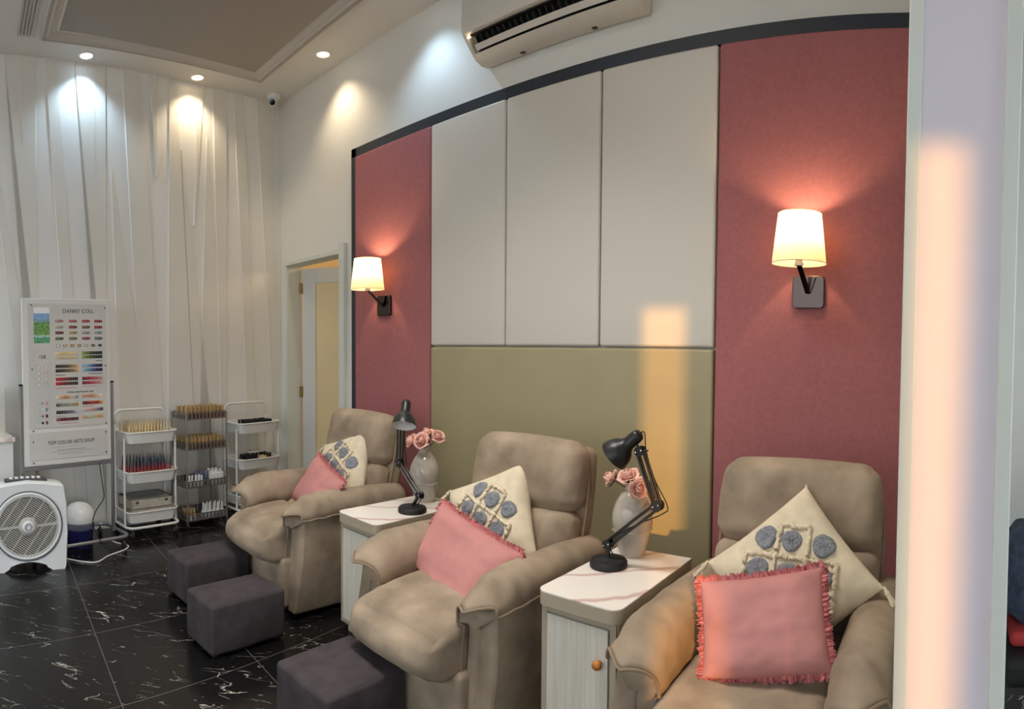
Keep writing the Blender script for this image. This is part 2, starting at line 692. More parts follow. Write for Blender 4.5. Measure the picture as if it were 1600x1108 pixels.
pairs = [((35, 440, 112, 1108), (146, 245, 157, 1108)), ((180, 250, 245, 1108), (226, 255, 290, 1108)), ((302, 258, 382, 1108), (437, 285, 440, 1108)),
         ((500, 300, 548, 1108), (570, 315, 630, 1108)), ((692, 345, 690, 1108), (722, 348, 765, 1108)),
         ((872, 375, 890, 1108), (935, 390, 935, 1108)), ((960, 400, 992, 1108), (1000, 405, 1030, 1108)), ((1052, 410, 1090, 1108), (1105, 430, 1140, 1108))]
tops = [((65, 240), (95, 243), (100, 590)), ((345, 275), (392, 285), (395, 740)), ((612, 330), (648, 337), (650, 728)), ((815, 368), (840, 372), (797, 930)),
        ((1112, 425), (1140, 430), (1110, 780))]
ups = [((-60, 430), 20, 60), ((850, 565), 835, 892), ((455, 700), 470, 520), ((745, 620), 770, 800)]
def raised(poly, off=.009):
    """a slab with a chamfered edge; poly = list of (s, z)"""
    n = len(poly)
    cx = sum(p[0] for p in poly) / n
    top = []
    for (s_, z_) in poly:
        ds = .008 if s_ < cx else -.008
        top.append(wallpt(s_ + ds, z_, off))
    vs = [wallpt(s_, z_, 0) for s_, z_ in poly] + top
    fs = [tuple(range(n, 2 * n))] + [(i, (i + 1) % n, n + (i + 1) % n, n + i) for i in range(n)]
    b.add(vs, fs, 1)
for l, r in pairs:
    p0, p1 = ln(*l)
    q0, q1 = ln(*r)
    raised([(line_to(0.0, p0, p1), 0), (line_to(0.0, q0, q1), 0), (line_to(CEIL, q0, q1), CEIL), (line_to(CEIL, p0, p1), CEIL)])
for a_, c_, t_ in tops:
    A, C_, T_ = [px_on_wall(q[0] / 2.637, q[1] / 2.637) for q in (a_, c_, t_)]
    raised([(T_[0] - .004, T_[1]), (T_[0] + .004, T_[1]), (line_to(CEIL, C_, T_), CEIL), (line_to(CEIL, A, T_), CEIL)], .012)
for a_, x0, x1 in ups:
    A = px_on_wall(a_[0] / 2.637, a_[1] / 2.637)
    B_ = px_on_wall(x0 / 2.637, 420)
    C_ = px_on_wall(x1 / 2.637, 420)
    raised([(line_to(0, A, B_), 0), (line_to(0, A, C_), 0), (A[0] + .004, A[1]), (A[0] - .004, A[1])], .006)
for k in range(9):                           # further strips of the same wall towards the entrance
    s0 = -.25 - k * .32
    raised([(s0 - .1, 0), (s0, 0), (s0 - .09, CEIL), (s0 - .22, CEIL)])
struct(b.build('wall_left', ['gloss', 'strip']))

# entrance side and far side of the salon (behind the viewer), with the openings daylight comes through
b = MB()
Y0, Y1 = -3.4, -3.2
b.bb(-4.9, -4.0, Y0, Y1, 0, CEIL)
b.bb(-4.0, 1.2, Y0, Y1, 0, .3)
b.bb(-4.0, 1.2, Y0, Y1, 2.9, CEIL)
b.bb(1.2, 1.92, Y0, Y1, 0, CEIL)
b.bb(1.92, 2.262, Y0, Y1, 2.64, CEIL)
b.bb(2.243, 2.335, Y0, Y1, 0, CEIL)
b.bb(2.335, 2.53, Y0, Y1, 2.50, CEIL)
b.bb(2.53, 4.2, Y0, Y1, 0, CEIL)
struct(b.build('wall_back', 'paint'))
b = MB()
for x in (-4.0, -2.3, -.6, 1.15):
    b.bb(x, x + .05, Y0 + .05, Y1 - .05, .3, 2.9)
struct(b.build('window_1', 'dark'))
b = MB()
b.bb(4.0, 4.2, -3.2, -1.5, 0, CEIL)
b.bb(4.0, 4.2, 2.0, 2.58, 0, CEIL)
b.bb(4.0, 4.2, -1.5, 2.0, 0, .9)
b.bb(4.0, 4.2, -1.5, 2.0, 2.6, CEIL)
struct(b.build('wall_far', 'paint'))
b = MB()
for y in (-1.5, -.35, .8, 1.95):
    b.bb(4.05, 4.12, y, y + .05, .9, 2.6)
struct(b.build('window_2', 'dark'))
b = MB()                                     # added block, out of view, keeps the low sun off the big window
b.bb(-9, 4.1, -9.0, -8.0, -.1, 4.7)
struct(b.build('sun_blocker', 'blocker'))
b = MB()
b.bb(-14, 16, -16, -3.4, -.25, -.1)
b.bb(4.2, 16, -3.4, 8, -.25, -.1)
struct(b.build('ground', 'pave'))

# room behind the doorway
b = MB()
b.bb(-5.3, -5.2, 2.72, 5.2, 0, CEIL)
b.bb(-2.6, -2.5, 2.72, 5.2, 0, CEIL)
b.bb(-5.3, -2.5, 5.1, 5.2, 0, CEIL)
b.bb(-5.2, -2.6, 2.72, 5.1, 2.5, 2.56)
struct(b.build('wall_doorway_room', 'warmwall'))
l = bpy.data.lights.new('back room lamp', 'POINT')
l.energy = 28
l.color = (1, .76, .45)
l.shadow_soft_size = .15
o = bpy.data.objects.new('back_room_lamp', l)
COL.objects.link(o)
o.location = (-3.6, 3.9, 2.3)

# door casing and the door standing ajar into the back room
b = MB()
b.bb(D1 - .035, D1 + .03, WALLY - .035, WALLY + .14, 0, DT + .04)
b.bb(D0 - .002, D0 + .03, WALLY - .004, WALLY + .14, 0, DT - .02)
b.bb(D0 - .002, D1 - .03, WALLY - .012, WALLY + .14, DT - .03, DT + .005)
struct(b.build('trim_1', 'trimw', bev=.003))
door = bpy.data.objects.new('door_1', None)
COL.objects.link(door)
struct(door)
door.location = (D0 + .045, WALLY + .15, 0)
door.rotation_euler = (0, 0, radians(28))
b = MB()
DW = .86
b.bb(0, .13, -.02, .02, .01, 1.995)
b.bb(DW - .1, DW, -.02, .02, .01, 1.995)
b.bb(.13, DW - .1, -.02, .02, 1.87, 1.995)
b.bb(.13, DW - .1, -.02, .02, .01, .25)
struct(b.build('door_leaf', 'doorw', door, bev=.003))
b = MB()
b.bb(.13, DW - .1, -.008, .008, .25, 1.87)
struct(b.build('glass_panel', 'creamg', door))
for z in (1.83, .95, .2):
    b = MB()
    b.bb(-.025, .005, -.03, -.012, z - .045, z + .045)
    struct(b.build('hinge', 'brass', door))

# ceiling tray moulding, swept around its rectangle
b = MB()
PT = [(-4.12, .50), (-4.335, 2.21), (-.3, 2.21), (-.3, .53)]
prof = [(0, 0), (0, .018), (.012, .03), (.022, .018), (.034, .018), (.046, .034), (.060, .02), (.072, .02), (.085, .012), (.1, 0)]
n = len(PT)
rings = []
for i in range(n):
    p = Vector(PT[i])
    a = (p - Vector(PT[i - 1])).normalized()
    c = (Vector(PT[(i + 1) % n]) - p).normalized()
    na, nc = Vector((a.y, -a.x)), Vector((c.y, -c.x))
    mi = (na + nc).normalized()
    mi = mi / max(.3, mi.dot(na))
    rings.append([(p.x + mi.x * d, p.y + mi.y * d, CEIL - h) for d, h in prof])
vs = [q for r in rings for q in r]
k = len(prof)
fs = []
for i in range(n):
    j = (i + 1) % n
    for t in range(k - 1):
        fs.append((i * k + t, i * k + t + 1, j * k + t + 1, j * k + t))
b.add(vs, fs)
for t in range(5):                            # reeded band on the near side of the tray
    b.bb(-4.10, -.3, .44 - t * .022, .452 - t * .022, CEIL - .012, CEIL + .002)
struct(b.build('trim_2', 'mould'))

b = MB()  # thin darker sheet inside the moulding, its tone partly painted shade
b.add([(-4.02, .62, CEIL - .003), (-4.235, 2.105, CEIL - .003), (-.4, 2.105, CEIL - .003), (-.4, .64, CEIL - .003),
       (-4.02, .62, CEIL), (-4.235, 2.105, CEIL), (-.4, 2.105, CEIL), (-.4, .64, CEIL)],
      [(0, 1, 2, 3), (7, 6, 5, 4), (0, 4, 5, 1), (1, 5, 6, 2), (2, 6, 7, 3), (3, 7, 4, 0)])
struct(b.build('ceiling_shade_panel', 'ceiltray_shade'))

# dark border round the upholstered wall
b = MB()
PX0, PX1 = -3.60, -.06
PZ = 2.665
b.bb(PX0 - .015, PX0 + .045, WALLY - .032, WALLY + .01, 0, PZ + .052)
b.bb(PX0 - .015, PX1, WALLY - .032, WALLY + .01, PZ - .01, PZ + .052)
struct(b.build('trim_3', 'dark', bev=.002))

# partition whose end faces the viewer
b = MB()
b.bb(-.052, .082, 1.0, WALLY, 0, CEIL)
struct(b.build('wall_partition', 'lav'))
b = MB()
b.bb(-.073, -.050, .992, WALLY, 0, CEIL)
struct(b.build('trim_4', 'trimw', bev=.003))
b = MB()
b.bb(.082, .108, .992, WALLY, 0, CEIL)
struct(b.build('trim_5', 'trimw', bev=.003))


# ================================================================== UPHOLSTERED WALL PANELS
def panel(x0, x1, z0, z1, m, label, puff=.004, r=.014):
    b = MB()
    g = .0035
    b.soft((0, 0, (z1 - z0) / 2), ((x1 - x0) / 2 - g, .022, (z1 - z0) / 2 - g), r, n=8, puff=(0, puff, 0))
    o = b.build('wall_panel', m, smooth='all', loc=((x0 + x1) / 2, WALLY - .023, z0))
    tag(o, label, 'wall panel', 'upholstered wall panels')


SEAM = 1.336
X1, X2, X3, X4 = -2.776, -2.185, -1.59, -.997
panel(PX0 + .04, X1, .02, PZ - .008, 'red', 'tall dusty red cloth wall panel beside the doorway, narrow sconce on it')
panel(X4, PX1 - .012, .02, PZ - .008, 'red', 'tall dusty red cloth wall panel next to the white partition')
panel(X1, X2, SEAM, PZ - .008, 'leather', 'white padded wall panel bordering the red panel by the doorway')
panel(X2, X3, SEAM, PZ - .008, 'leather', 'white padded wall panel in the middle of the three white ones')
panel(X3, X4, SEAM, PZ - .008, 'leather', 'white padded wall panel below the air conditioner end, bordering the wide red panel', )
panel(X1, X4, .02, SEAM, 'olive', 'wide olive padded wall panel under the three white panels')


# ================================================================== DOWNLIGHTS, CAMERA, AIR CONDITIONER
def downlight(x, y, warm, label, energy, tilt=(0, 0)):
    t = thing('downlight', label, 'ceiling light', (x, y, CEIL), 0, 'recessed ceiling lights')
    b = MB()
    b.lathe([(.043, -.004), (.047, -.009), (.056, -.007), (.060, 0), (.043, 0)], seg=28, cap=False)
    b.build('trim_ring', 'whitem', t, smooth=True)
    b = MB()
    b.lathe([(.001, -.005), (.043, -.004)], seg=28)
    b.build('diffuser', 'ledw' if warm else 'ledc', t, smooth=True)
    l = bpy.data.lights.new('downlight', 'SPOT')
    l.energy = energy
    l.color = (1, .80, .54) if warm else (.55, .78, 1)
    l.spot_size = radians(112)
    l.spot_blend = .7
    l.shadow_soft_size = .04
    o = bpy.data.objects.new('lamp_light', l)
    COL.objects.link(o)
    o.parent = t
    o.location = (0, 0, -.02)


downlight(-4.333, .855, False, 'cool white downlight above the relief wall, over the colour chart', 30)
downlight(-4.470, 1.736, True, 'warm downlight above the relief wall near the corner', 26)
downlight(-3.736, 2.394, True, 'warm downlight above the doorway', 26)
downlight(-2.75, 2.36, False, 'cool downlight above the narrow red panel beside the air conditioner', 22)

t = thing('added_panel_light', 'added out-of-view fill light panel in the ceiling tray above the middle recliner', 'ceiling light', (-1.6, .95, CEIL - .003))  # added fill panel, out of view, brightens the chairs and table tops
b = MB()
for (x0, x1, y0, y1) in ((-.62, .62, -.32, -.30), (-.62, .62, .30, .32), (-.62, -.60, -.30, .30), (.60, .62, -.30, .30)):
    b.bb(x0, x1, y0, y1, -.012, 0)
b.build('fill_panel_frame', 'whitem', t)
b = MB()
b.bb(-.60, .60, -.30, .30, -.006, -.001)
b.build('diffuser', 'led_fill', t)
l = bpy.data.lights.new('added fill light', 'AREA')
l.shape = 'RECTANGLE'
l.size, l.size_y = 1.2, .6
l.energy = 33
l.spread = radians(110)
l.color = (1, .95, .86)
o = bpy.data.objects.new('added_panel_lamp', l)
COL.objects.link(o)
o.parent = t
o.location = (0, 0, -.02)

t = thing('security_camera', 'small white dome camera in the ceiling corner', 'camera', (-4.545, 2.43, CEIL))
b = MB()
b.lathe([(.052, 0), (.052, -.03), (.046, -.036), (.036, -.036)], seg=24)
b.build('mount', 'whitep', t, smooth=True)
b = MB()
b.soft((.006, -.01, -.06), (.036, .036, .038), .034, n=4)
b.build('housing', 'whitep', t, smooth='all')
b = MB()
rt = Vector((.75, -.55, -.38)).to_track_quat('Z', 'Y').to_matrix()
b.lathe([(.0, .028), (.02, .026), (.025, .012), (.025, 0)][::-1], (.020, -.022, -.066), 20, rt)
b.build('lens', 'lens', t, smooth=True)

# air conditioner
t = thing('air_conditioner', 'white split air conditioner high on the wall above the panels', 'air conditioner', (-1.85, WALLY, 2.85))
AW = .50
# profile (y out of wall negative, z)
face = [(0, .33), (-.17, .33)] + arc(-.17, .28, .05, 90, 180, 5)[1:] + [(-.222, .16), (-.215, .125)]
under = [(-.135, .045)] + [(-.105, .022), (-.06, .008), (-.02, .012), (0, .02)]
notch = [(-.215, .125), (-.19, .118), (-.15, .13), (-.10, .085), (-.125, .050), (-.135, .045)]
poly = face + notch[1:-1] + under
b = MB()
b.prism(poly, -AW + .02, AW - .02, 'x')
b.build('casing', 'acgrey', t, smooth=True)
full = face + under
for s in (-1, 1):
    b = MB()
    b.prism(full, s * AW - .0125 * s - .0125, s * AW - .0125 * s + .0125, 'x')
    b.build('end_cap', 'acgrey', t, bev=.008)
b = MB()
b.prism([(-.196, .1175), (-.15, .1285), (-.102, .085), (-.124, .052), (-.13, .054), (-.108, .085), (-.152, .122), (-.195, .1125)], -AW + .045, AW - .045, 'x')
b.build('outlet', 'acdark', t)
for i in range(24):
    b = MB()
    x = -AW + .06 + i * (2 * AW - .12) / 23
    b.prism([(-.175, .112), (-.152, .118), (-.118, .084), (-.132, .062)], x - .002, x + .002, 'x')
    b.build('vane', 'darkgrey', t)
b = MB()
b.prism([(-.168, .074), (-.160, .077), (-.140, .055), (-.148, .050)], -AW + .05, AW - .05, 'x')
b.build('louver', 'acgrey', t)
b = MB()
b.prism([(-.150, .08), (-.146, .08), (-.136, .07), (-.138, .068)], -AW + .05, AW - .05, 'x')
b.build('outlet_bar', 'acdark', t)
for x in (-.22, .22):
    b = MB()
    b.bb(x - .012, x + .012, -.055, -.035, .004, .012)
    b.build('latch', 'darkgrey', t)
b = MB()
b.bb(-AW + .03, -AW + .045, -.2, -.19, .105, .11)
b.build('indicator_lamp', 'ledw', t)


# ================================================================== WALL SCONCES
def sconce(x, z, label):
    Yp = WALLY - .045
    t = thing('wall_sconce', label, 'wall lamp', (x, Yp - .001, z), 0, 'wall sconces on the red panels')
    b = MB()
    b.prism([(px, pz) for px, pz in rrect(-.067, .067, -.067, .067, .016)], -.022, 0, 'y')
    b.build('wall_plate', 'steel', t, bev=.003)
    # bent strip arm: up from the plate and out to the lamp holder
    b = MB()
    for (p, q) in (((0, -.026, -.005), (-.012, -.135, .095)), ((0, -.026, -.005), (.022, -.03, .06))):
        p, q = Vector(p), Vector(q)
        d = (q - p).normalized()
        sx = Vector((1, 0, 0))
        nn = d.cross(sx).normalized()
        vs = []
        for e in (p, q):
            for a_, c_ in ((-1, -1), (1, -1), (1, 1), (-1, 1)):
                vs.append(e + sx * .0105 * a_ + nn * .004 * c_)
        b.add(vs, [(0, 1, 2, 3), (4, 7, 6, 5), (0, 4, 5, 1), (1, 5, 6, 2), (2, 6, 7, 3), (3, 7, 4, 0)])
    b.build('arm', 'steel', t, bev=.001)
    cx, cy = -.012, -.14
    b = MB()
    b.lathe([(.018, .092), (.018, .104), (.014, .106), (.014, .150), (.0, .150)], (cx, cy, 0), 16)
    b.build('lamp_holder', 'innerw', t, smooth=True)
    b = MB()
    b.lathe([(.0, .15), (.016, .155), (.024, .185), (.018, .208), (.0, .215)], (cx, cy, 0), 16)
    b.build('bulb', 'bulbw', t, smooth=True)
    b = MB()
    H0, H1, RB, RT = .100, .296, .108, .086
    prof = [(RB + (RT - RB) * i / 8, H0 + (H1 - H0) * i / 8) for i in range(9)]
    b.lathe(prof, (cx, cy, 0), 48, cap=False)
    sh = b.build('lamp_shade', 'shade', t, smooth='all')
    b = MB()
    b.tube([(cx + (RB + .0008) * cos(a), cy + (RB + .0008) * sin(a), H0) for a in [2 * pi * i / 48 for i in range(48)]], .0015, 6, True)
    b.build('rim', 'edge', sh, smooth=True)
    b = MB()
    b.tube([(cx + (RT + .0008) * cos(a), cy + (RT + .0008) * sin(a), H1) for a in [2 * pi * i / 48 for i in range(48)]], .0012, 6, True)
    b.build('rim', 'edge', sh, smooth=True)
    l = bpy.data.lights.new('sconce bulb', 'POINT')
    l.energy = 8.0
    l.color = (1, .68, .37)
    l.shadow_soft_size = .02
    o = bpy.data.objects.new('bulb_light', l)
    COL.objects.link(o)
    o.parent = t
    o.location = (cx, cy, .235)


sconce(-.575, 1.577, 'wall sconce with lit cream shade on the wide red panel by the partition')
sconce(-3.205, 1.600, 'wall sconce with lit cream shade on the narrow red panel by the doorway')


# ================================================================== SIDE CABINETS
def cabinet(x0, y0, label, kx):
    W, Dp, H = .30, .53, .57
    t = thing('side_cabinet', label, 'cabinet', (x0, y0, 0), 0, 'side cabinets between the recliners')
    pts = arc(W / 2 - .035, .035, .035, -90, 0, 6) + [(W / 2, Dp), (-W / 2, Dp)] + arc(-W / 2 + .035, .035, .035, 180, 270, 6)
    b = MB()
    b.prism(pts, H - .004, H, 'z')
    b.build('countertop', 'marble', t)
    b = MB()
    b.prism(pts, H - .045, H - .004, 'z')
    b.build('edge_band', 'edge', t, smooth=True)
    b = MB()
    b.bb(-W / 2 + .012, W / 2 - .012, .022, Dp - .01, .05, H - .045)
    b.bb(-W / 2 + .02, W / 2 - .02, .05, Dp - .02, 0, .05)
    b.build('body', 'ash', t, bev=.002)
    b = MB()
    b.bb(-W / 2 + .014, -W / 2 + .036, .014, .023, .055, H - .05)
    b.bb(W / 2 - .036, W / 2 - .014, .014, .023, .055, H - .05)
    b.bb(-W / 2 + .036, W / 2 - .036, .014, .023, H - .066, H - .05)
    b.bb(-W / 2 + .036, W / 2 - .036, .014, .023, .055, .075)
    b.build('face_frame', 'edge', t, bev=.001)
    b = MB()
    b.bb(-W / 2 + .039, W / 2 - .039, .008, .021, .078, H - .069)
    d = b.build('door', 'ashdoor', t, bev=.0015)
    b = MB()
    b.lathe([(.007, 0), (.006, .008), (.013, .014), (.0155, .02), (.013, .026), (.006, .029), (0, .03)], (kx, .008, .40), 18, Matrix.Rotation(radians(90), 3, 'X'))
    b.build('knob', 'knob', d, smooth='all')


cabinet(-2.235, 1.595, 'pale side cabinet between the far recliner and the middle recliner', .085)
cabinet(-1.035, 1.535, 'pale side cabinet with round wooden knob next to the recliner by the partition', .085)


# ================================================================== RECLINERS
def recliner(cx, label, cy=1.72):
    t = thing('recliner', label, 'armchair', (cx, cy, 0), 0, 'taupe recliners along the panelled wall')
    # base
    b = MB()
    b.soft((0, -.02, .150), (.25, .31, .125), .02, n=6, puff=(0, .01, 0))
    b.build('base', 'suede', t, smooth='all')
    for sx in (-1, 1):
        for sy in (-1, 1):
            b = MB()
            b.lathe([(.022, 0), (.025, .028)], (sx * .2, sy * .24 - .03, 0), 12)
            b.build('foot', 'blackm', t, smooth=True)

    # seat: long cushion whose front rolls over and down
    def seatfn(x, y, z, qx, qy, qz):
        f = max(0, (-qy - .1) / .9)
        up = max(0, qz) ** 2
        z2 = z - .040 * f ** 2 * (qz * .5 + .5)
        front = max(0, -qy) ** 4
        y2 = y - .025 * (1 - qz * qz) * front + .03 * front * max(0, -qz) ** 2
        yc = -.0 + .03 * (x / .22) ** 2
        z2 -= .020 * exp(-((y - yc) / .014) ** 2) * up
        z2 += .006 * nz(x, y, z, 9) * up + .004 * nz(x + 3, y, z, 22) * up
        y2 += .004 * nz(x, z, 8, 14) * front
        for xc in (-.085, .085):
            z2 -= .009 * exp(-((x - xc - .25 * (y + .0) * (1 if xc > 0 else -1)) / .011) ** 2) * up * (1 if y > 0 else exp(y / .05))
        return x, y2, z2
    b = MB()
    b.soft((0, -.085, .346), (.226, .335, .104), .050, n=36, puff=(0, .020, .016), fn=seatfn, e=5)
    b.build('seat', 'suede', t, smooth='all')

    for s in (-1, 1):
        # side panel down to the floor
        def sidefn(x, y, z, qx, qy, qz):
            y2 = y + (.05 * (qz * .5 + .5) if qy < 0 else -.03 * (qz * .5 + .5)) * abs(qy)
            x2 = x + s * .014 * (1 - qz * qz) * (1 if qx * s > 0 else 0) + .003 * nz(y, z, s, 7)
            return x2 - s * .014 * max(0, -qz), y2, z
        b = MB()
        b.soft((s * .318, -.005, .262), (.034, .315, .236), .012, n=12, puff=(0, .008, 0), fn=sidefn)
        b.build('side_panel', 'suede', t, smooth='all')
        # front gusset between the side panel and the seat
        b = MB()
        b.soft((s * .268, -.250, .245), (.040, .050, .215), .014, n=8, puff=(0, .008, 0), fn=lambda x, y, z, qx, qy, qz: (x, y + .03 * (qz * .5 + .5) + .004 * nz(x, z, s, 20), z))
        b.build('arm_front', 'suede', t, smooth='all')
        # saddle-shaped arm pad: an arched cap whose front edge comes to a drooping point
        NY, NA, NB = 40, 21, 6
        wtip = .05
        vs = []
        def sect(w, zz, q, yy_extra=0):
            """q 0 rear .. 1 front"""
            yf = -.292 - .070 * max(0, 1 - abs(w - wtip) / (1.15 if w < wtip else .85)) ** .8
            y = .355 + (yf - .355) * q
            f = max(0, (q - .72) / .28)
            z = zz - .022 * f ** 2.2 * max(0, 1 - abs(w - wtip)) + .010 * sin(pi * q) - .012 * (1 - q)
            x = s * (.292 + .086 * w * (1 - .05 * f))
            rp = exp(-((q - .86) / .10) ** 2) * .004 * sin(70 * y + 4 * w)
            z += rp + .004 * nz(x, y, z, 11)
            x += s * (rp * .6 * (1 if w > 0 else -1) + .003 * nz(y, z, x, 13))
            return Vector((x, y, z))
        base = lambda w: .462 + .030 * w
        loops = []
        for i in range(NY + 1):
            q = i / NY
            q = q ** .8
            lp = []
            for k in range(NA):
                a = pi * k / (NA - 1)
                w = -cos(a)
                ba = base(w)
                f_ = max(0, (q - .70) / .30)
                lp.append(sect(w, ba + (.598 - ba) * sin(a) ** .62 * (1 - .5 * f_ ** 2.4), q))
            for k in range(1, NB):
                w = 1 - 2 * k / NB
                lp.append(sect(w, base(w) - .012 * (1 - w * w), min(q, .94)))
            loops.append(lp)
        n = len(loops[0])
        last = loops[-1]
        cen = sum(last, Vector()) / n
        loops.append([p + (cen - p) * .12 + Vector((0, .006, 0)) for p in last])
        loops.append([p + (cen - p) * .35 + Vector((0, .035, 0)) for p in last])
        b = MB()
        b.add([p for lp in loops for p in lp], [(i * n + k, i * n + (k + 1) % n, (i + 1) * n + (k + 1) % n, (i + 1) * n + k) for i in range(len(loops) - 1) for k in range(n)]
              + [tuple(range(n)), tuple((len(loops) - 1) * n + k for k in range(n))])
        arm = b.build('armrest', 'suede', t, smooth='all')
        b = MB()
        b.tube([loops[i][NA - 1] + Vector((s * .001, 0, -.001)) for i in range(0, NY + 1, 2)] + [p + Vector((0, -.002, 0)) for p in last[:NA]][::-1], .0046, 8)
        b.build('piping', 'suede_seam', arm, smooth=True)
        b = MB()
        pi_ = [last[0] + Vector((0, .004, 0)), Vector((s * .226, -.288, .42)), Vector((s * .224, -.296, .34)), Vector((s * .224, -.302, .22)), Vector((s * .226, -.305, .06))]
        b.tube(pi_, .0046, 8)
        b.build('front_piping', 'suede_seam', t, smooth=True)

    # back: shell, lumbar pad and head pad, tilted
    tilt = Matrix.Rotation(radians(-13), 3, 'X')
    def shellfn(x, y, z, qx, qy, qz):
        return x * (1 - .07 * max(0, qz) ** 2 - .05 * max(0, -qz)), y, z
    c0 = Vector((0, .235, .42))
    def P(x, y, z):
        return c0 + tilt @ Vector((x, y, z))
    b = MB()
    b.soft(P(0, .085, .25), (.280, .048, .285), .04, n=12, puff=(0, .02, 0), fn=shellfn, rot=tilt)
    sh = b.build('back_shell', 'suede', t, smooth='all')
    def lumb(x, y, z, qx, qy, qz):
        f = max(0, -qy) ** 3
        y2 = y
        for sg in (-1, 1):
            xc = sg * (.085 + .09 * (z + .17) / .34)
            y2 += .012 * exp(-((x - xc) / .010) ** 2) * f
        y2 += .004 * nz(x, z, 5, 10) * f
        return x * (1 - .05 * max(0, -qz)), y2, z
    b = MB()
    b.soft(P(0, .0, .10), (.280, .062, .172), .05, n=34, puff=(0, .022, 0), fn=lumb, rot=tilt)
    b.build('lumbar_pad', 'suede', t, smooth='all')
    def headfn(x, y, z, qx, qy, qz):
        f = max(0, -qy) ** 3
        y2 = y + .006 * nz(x, z, 1, 8) * f
        edge = max(0, abs(qx) - .72) / .28
        y2 += .006 * sin(60 * z) * edge * f * 0.6
        droop = .03 * (qx ** 2) * max(0, -qz) ** 4
        return x * (1 - .085 * max(0, qz) ** 2), y2, z - .012 * (1 - qx * qx) * max(0, -qz) ** 3 + droop * .3
    b = MB()
    b.soft(P(0, .005, .405), (.284, .066, .140), .055, n=26, puff=(.0, .022, .012), fn=headfn, rot=tilt)
    hp = b.build('head_pad', 'suede', t, smooth='all')
    # welt seam round the back edge
    b = MB()
    pts = []
    for s in (-1, 1):
        side = [(s * .273, .04, -.02), (s * .282, .04, .12), (s * .288, .04, .26), (s * .284, .04, .36), (s * .270, .04, .46), (s * .260, .04, .505), (s * .233, .04, .54)]
        if s > 0:
            side = side[::-1]
        pts += [P(*q) for q in side]
    b.tube(pts, .0055, 8)
    b.build('piping', 'suede_seam', sh, smooth=True)
    return t


recliner(-2.925, 'taupe suede recliner by the doorway, nearest the relief wall', 1.80)
recliner(-1.625, 'taupe suede recliner in the middle, between the two side cabinets')
recliner(-.482, 'taupe suede recliner beside the white partition')


# ================================================================== OTTOMANS
def ottoman(x, y, rz, w_, d_, h_, label):
    t = thing('ottoman', label, 'footstool', (x, y, 0), rz, 'charcoal footstools in front of the recliners')
    b = MB()
    b.soft((0, 0, h_ / 2 + .006), (w_ / 2, d_ / 2, h_ / 2 - .006), .018, n=8, puff=(.008, .008, .012),
           fn=lambda x, y, z, *q: (x + .003 * nz(x, y, z, 9), y + .003 * nz(y, z, x, 9), z + .003 * nz(z, x, y, 9)))
    b.build('cover', 'charcoal', t, smooth='all')
    for sx in (-1, 1):
        for sy in (-1, 1):
            b = MB()
            b.lathe([(.012, 0), (.015, .016)], (sx * (w_ / 2 - .03), sy * (d_ / 2 - .03), 0), 10)
            b.build('foot', 'blackm', t)


ottoman(-2.555, 1.155, radians(6), .25, .385, .232, 'charcoal cloth footstool between the far pair, the one closer to the viewer')
ottoman(-3.10, 1.24, radians(6), .25, .385, .232, 'charcoal cloth footstool partly hidden behind the other one by the far recliner')
ottoman(-1.76, 1.19, radians(4), .31, .34, .232, 'charcoal cloth footstool in front of the middle recliner')


# ================================================================== CUSHIONS
def cushion_frame(c, lean, phi, yaw=0):
    """right/up/normal(front) axes of a cushion leaning back, turned phi in its plane"""
    Rm = Matrix.Rotation(yaw, 3, 'Z') @ Matrix.Rotation(-lean, 3, 'X') @ Matrix.Rotation(-phi, 3, 'Y')
    return Rm


def pillow_pt(u, v, W, H, T, side, seed):
    """local: x right, z up, front is -y"""
    pin = .05
    x = u * W / 2 * (1 - pin * (1 - v * v))
    z = v * H / 2 * (1 - pin * (1 - u * u))
    th = T / 2 * (max(0, (1 - u ** 4)) * max(0, (1 - v ** 4))) ** .55
    wr = .010 * nz(u * 1.6, v * 1.6, seed) + .004 * nz(u * 5, v * 5, seed + 4)
    y = -side * (th + wr * min(1, th / (T * .2)))
    return Vector((x, y, z))


def pillow_mesh(W, H, T, seed, settle=None, n=36):
    b = MB()
    vs, fs = [], []
    for side in (1, -1):
        o = len(vs)
        for i in range(n + 1):
            for j in range(n + 1):
                u, v = -1 + 2 * i / n, -1 + 2 * j / n
                u, v = sin(u * pi / 2), sin(v * pi / 2)
                p = pillow_pt(u, v, W, H, T, side, seed)
                vs.append(settle(p) if settle else p)
        for i in range(n):
            for j in range(n):
                a = o + i * (n + 1) + j
                q = (a, a + n + 1, a + n + 2, a + 1)
                fs.append(q if side > 0 else q[::-1])
    b.add(vs, fs)
    return b


def settler(Rm, c, zs, yb=None):
    """squash what would sink into the seat: works on local points"""
    inv = Rm.transposed()
    cz = Vector(c)
    def f(p):
        q = Rm @ p + cz
        lim = zs
        if q.z < lim + .03:
            d = lim + .03 - q.z
            q.z = lim + .03 - .03 * (1 - exp(-d / .03)) 
        return inv @ (q - cz)
    return f


def weld(o):
    bm = bmesh.new()
    bm.from_mesh(o.data)
    bmesh.ops.remove_doubles(bm, verts=bm.verts, dist=.0006)
    bmesh.ops.recalc_face_normals(bm, faces=bm.faces)
    bm.to_mesh(o.data)
    bm.free()
    o.data.shade_smooth()


def place(o, Rm, c):
    m = Rm.to_4x4()
    m.translation = c
    o.matrix_world = m


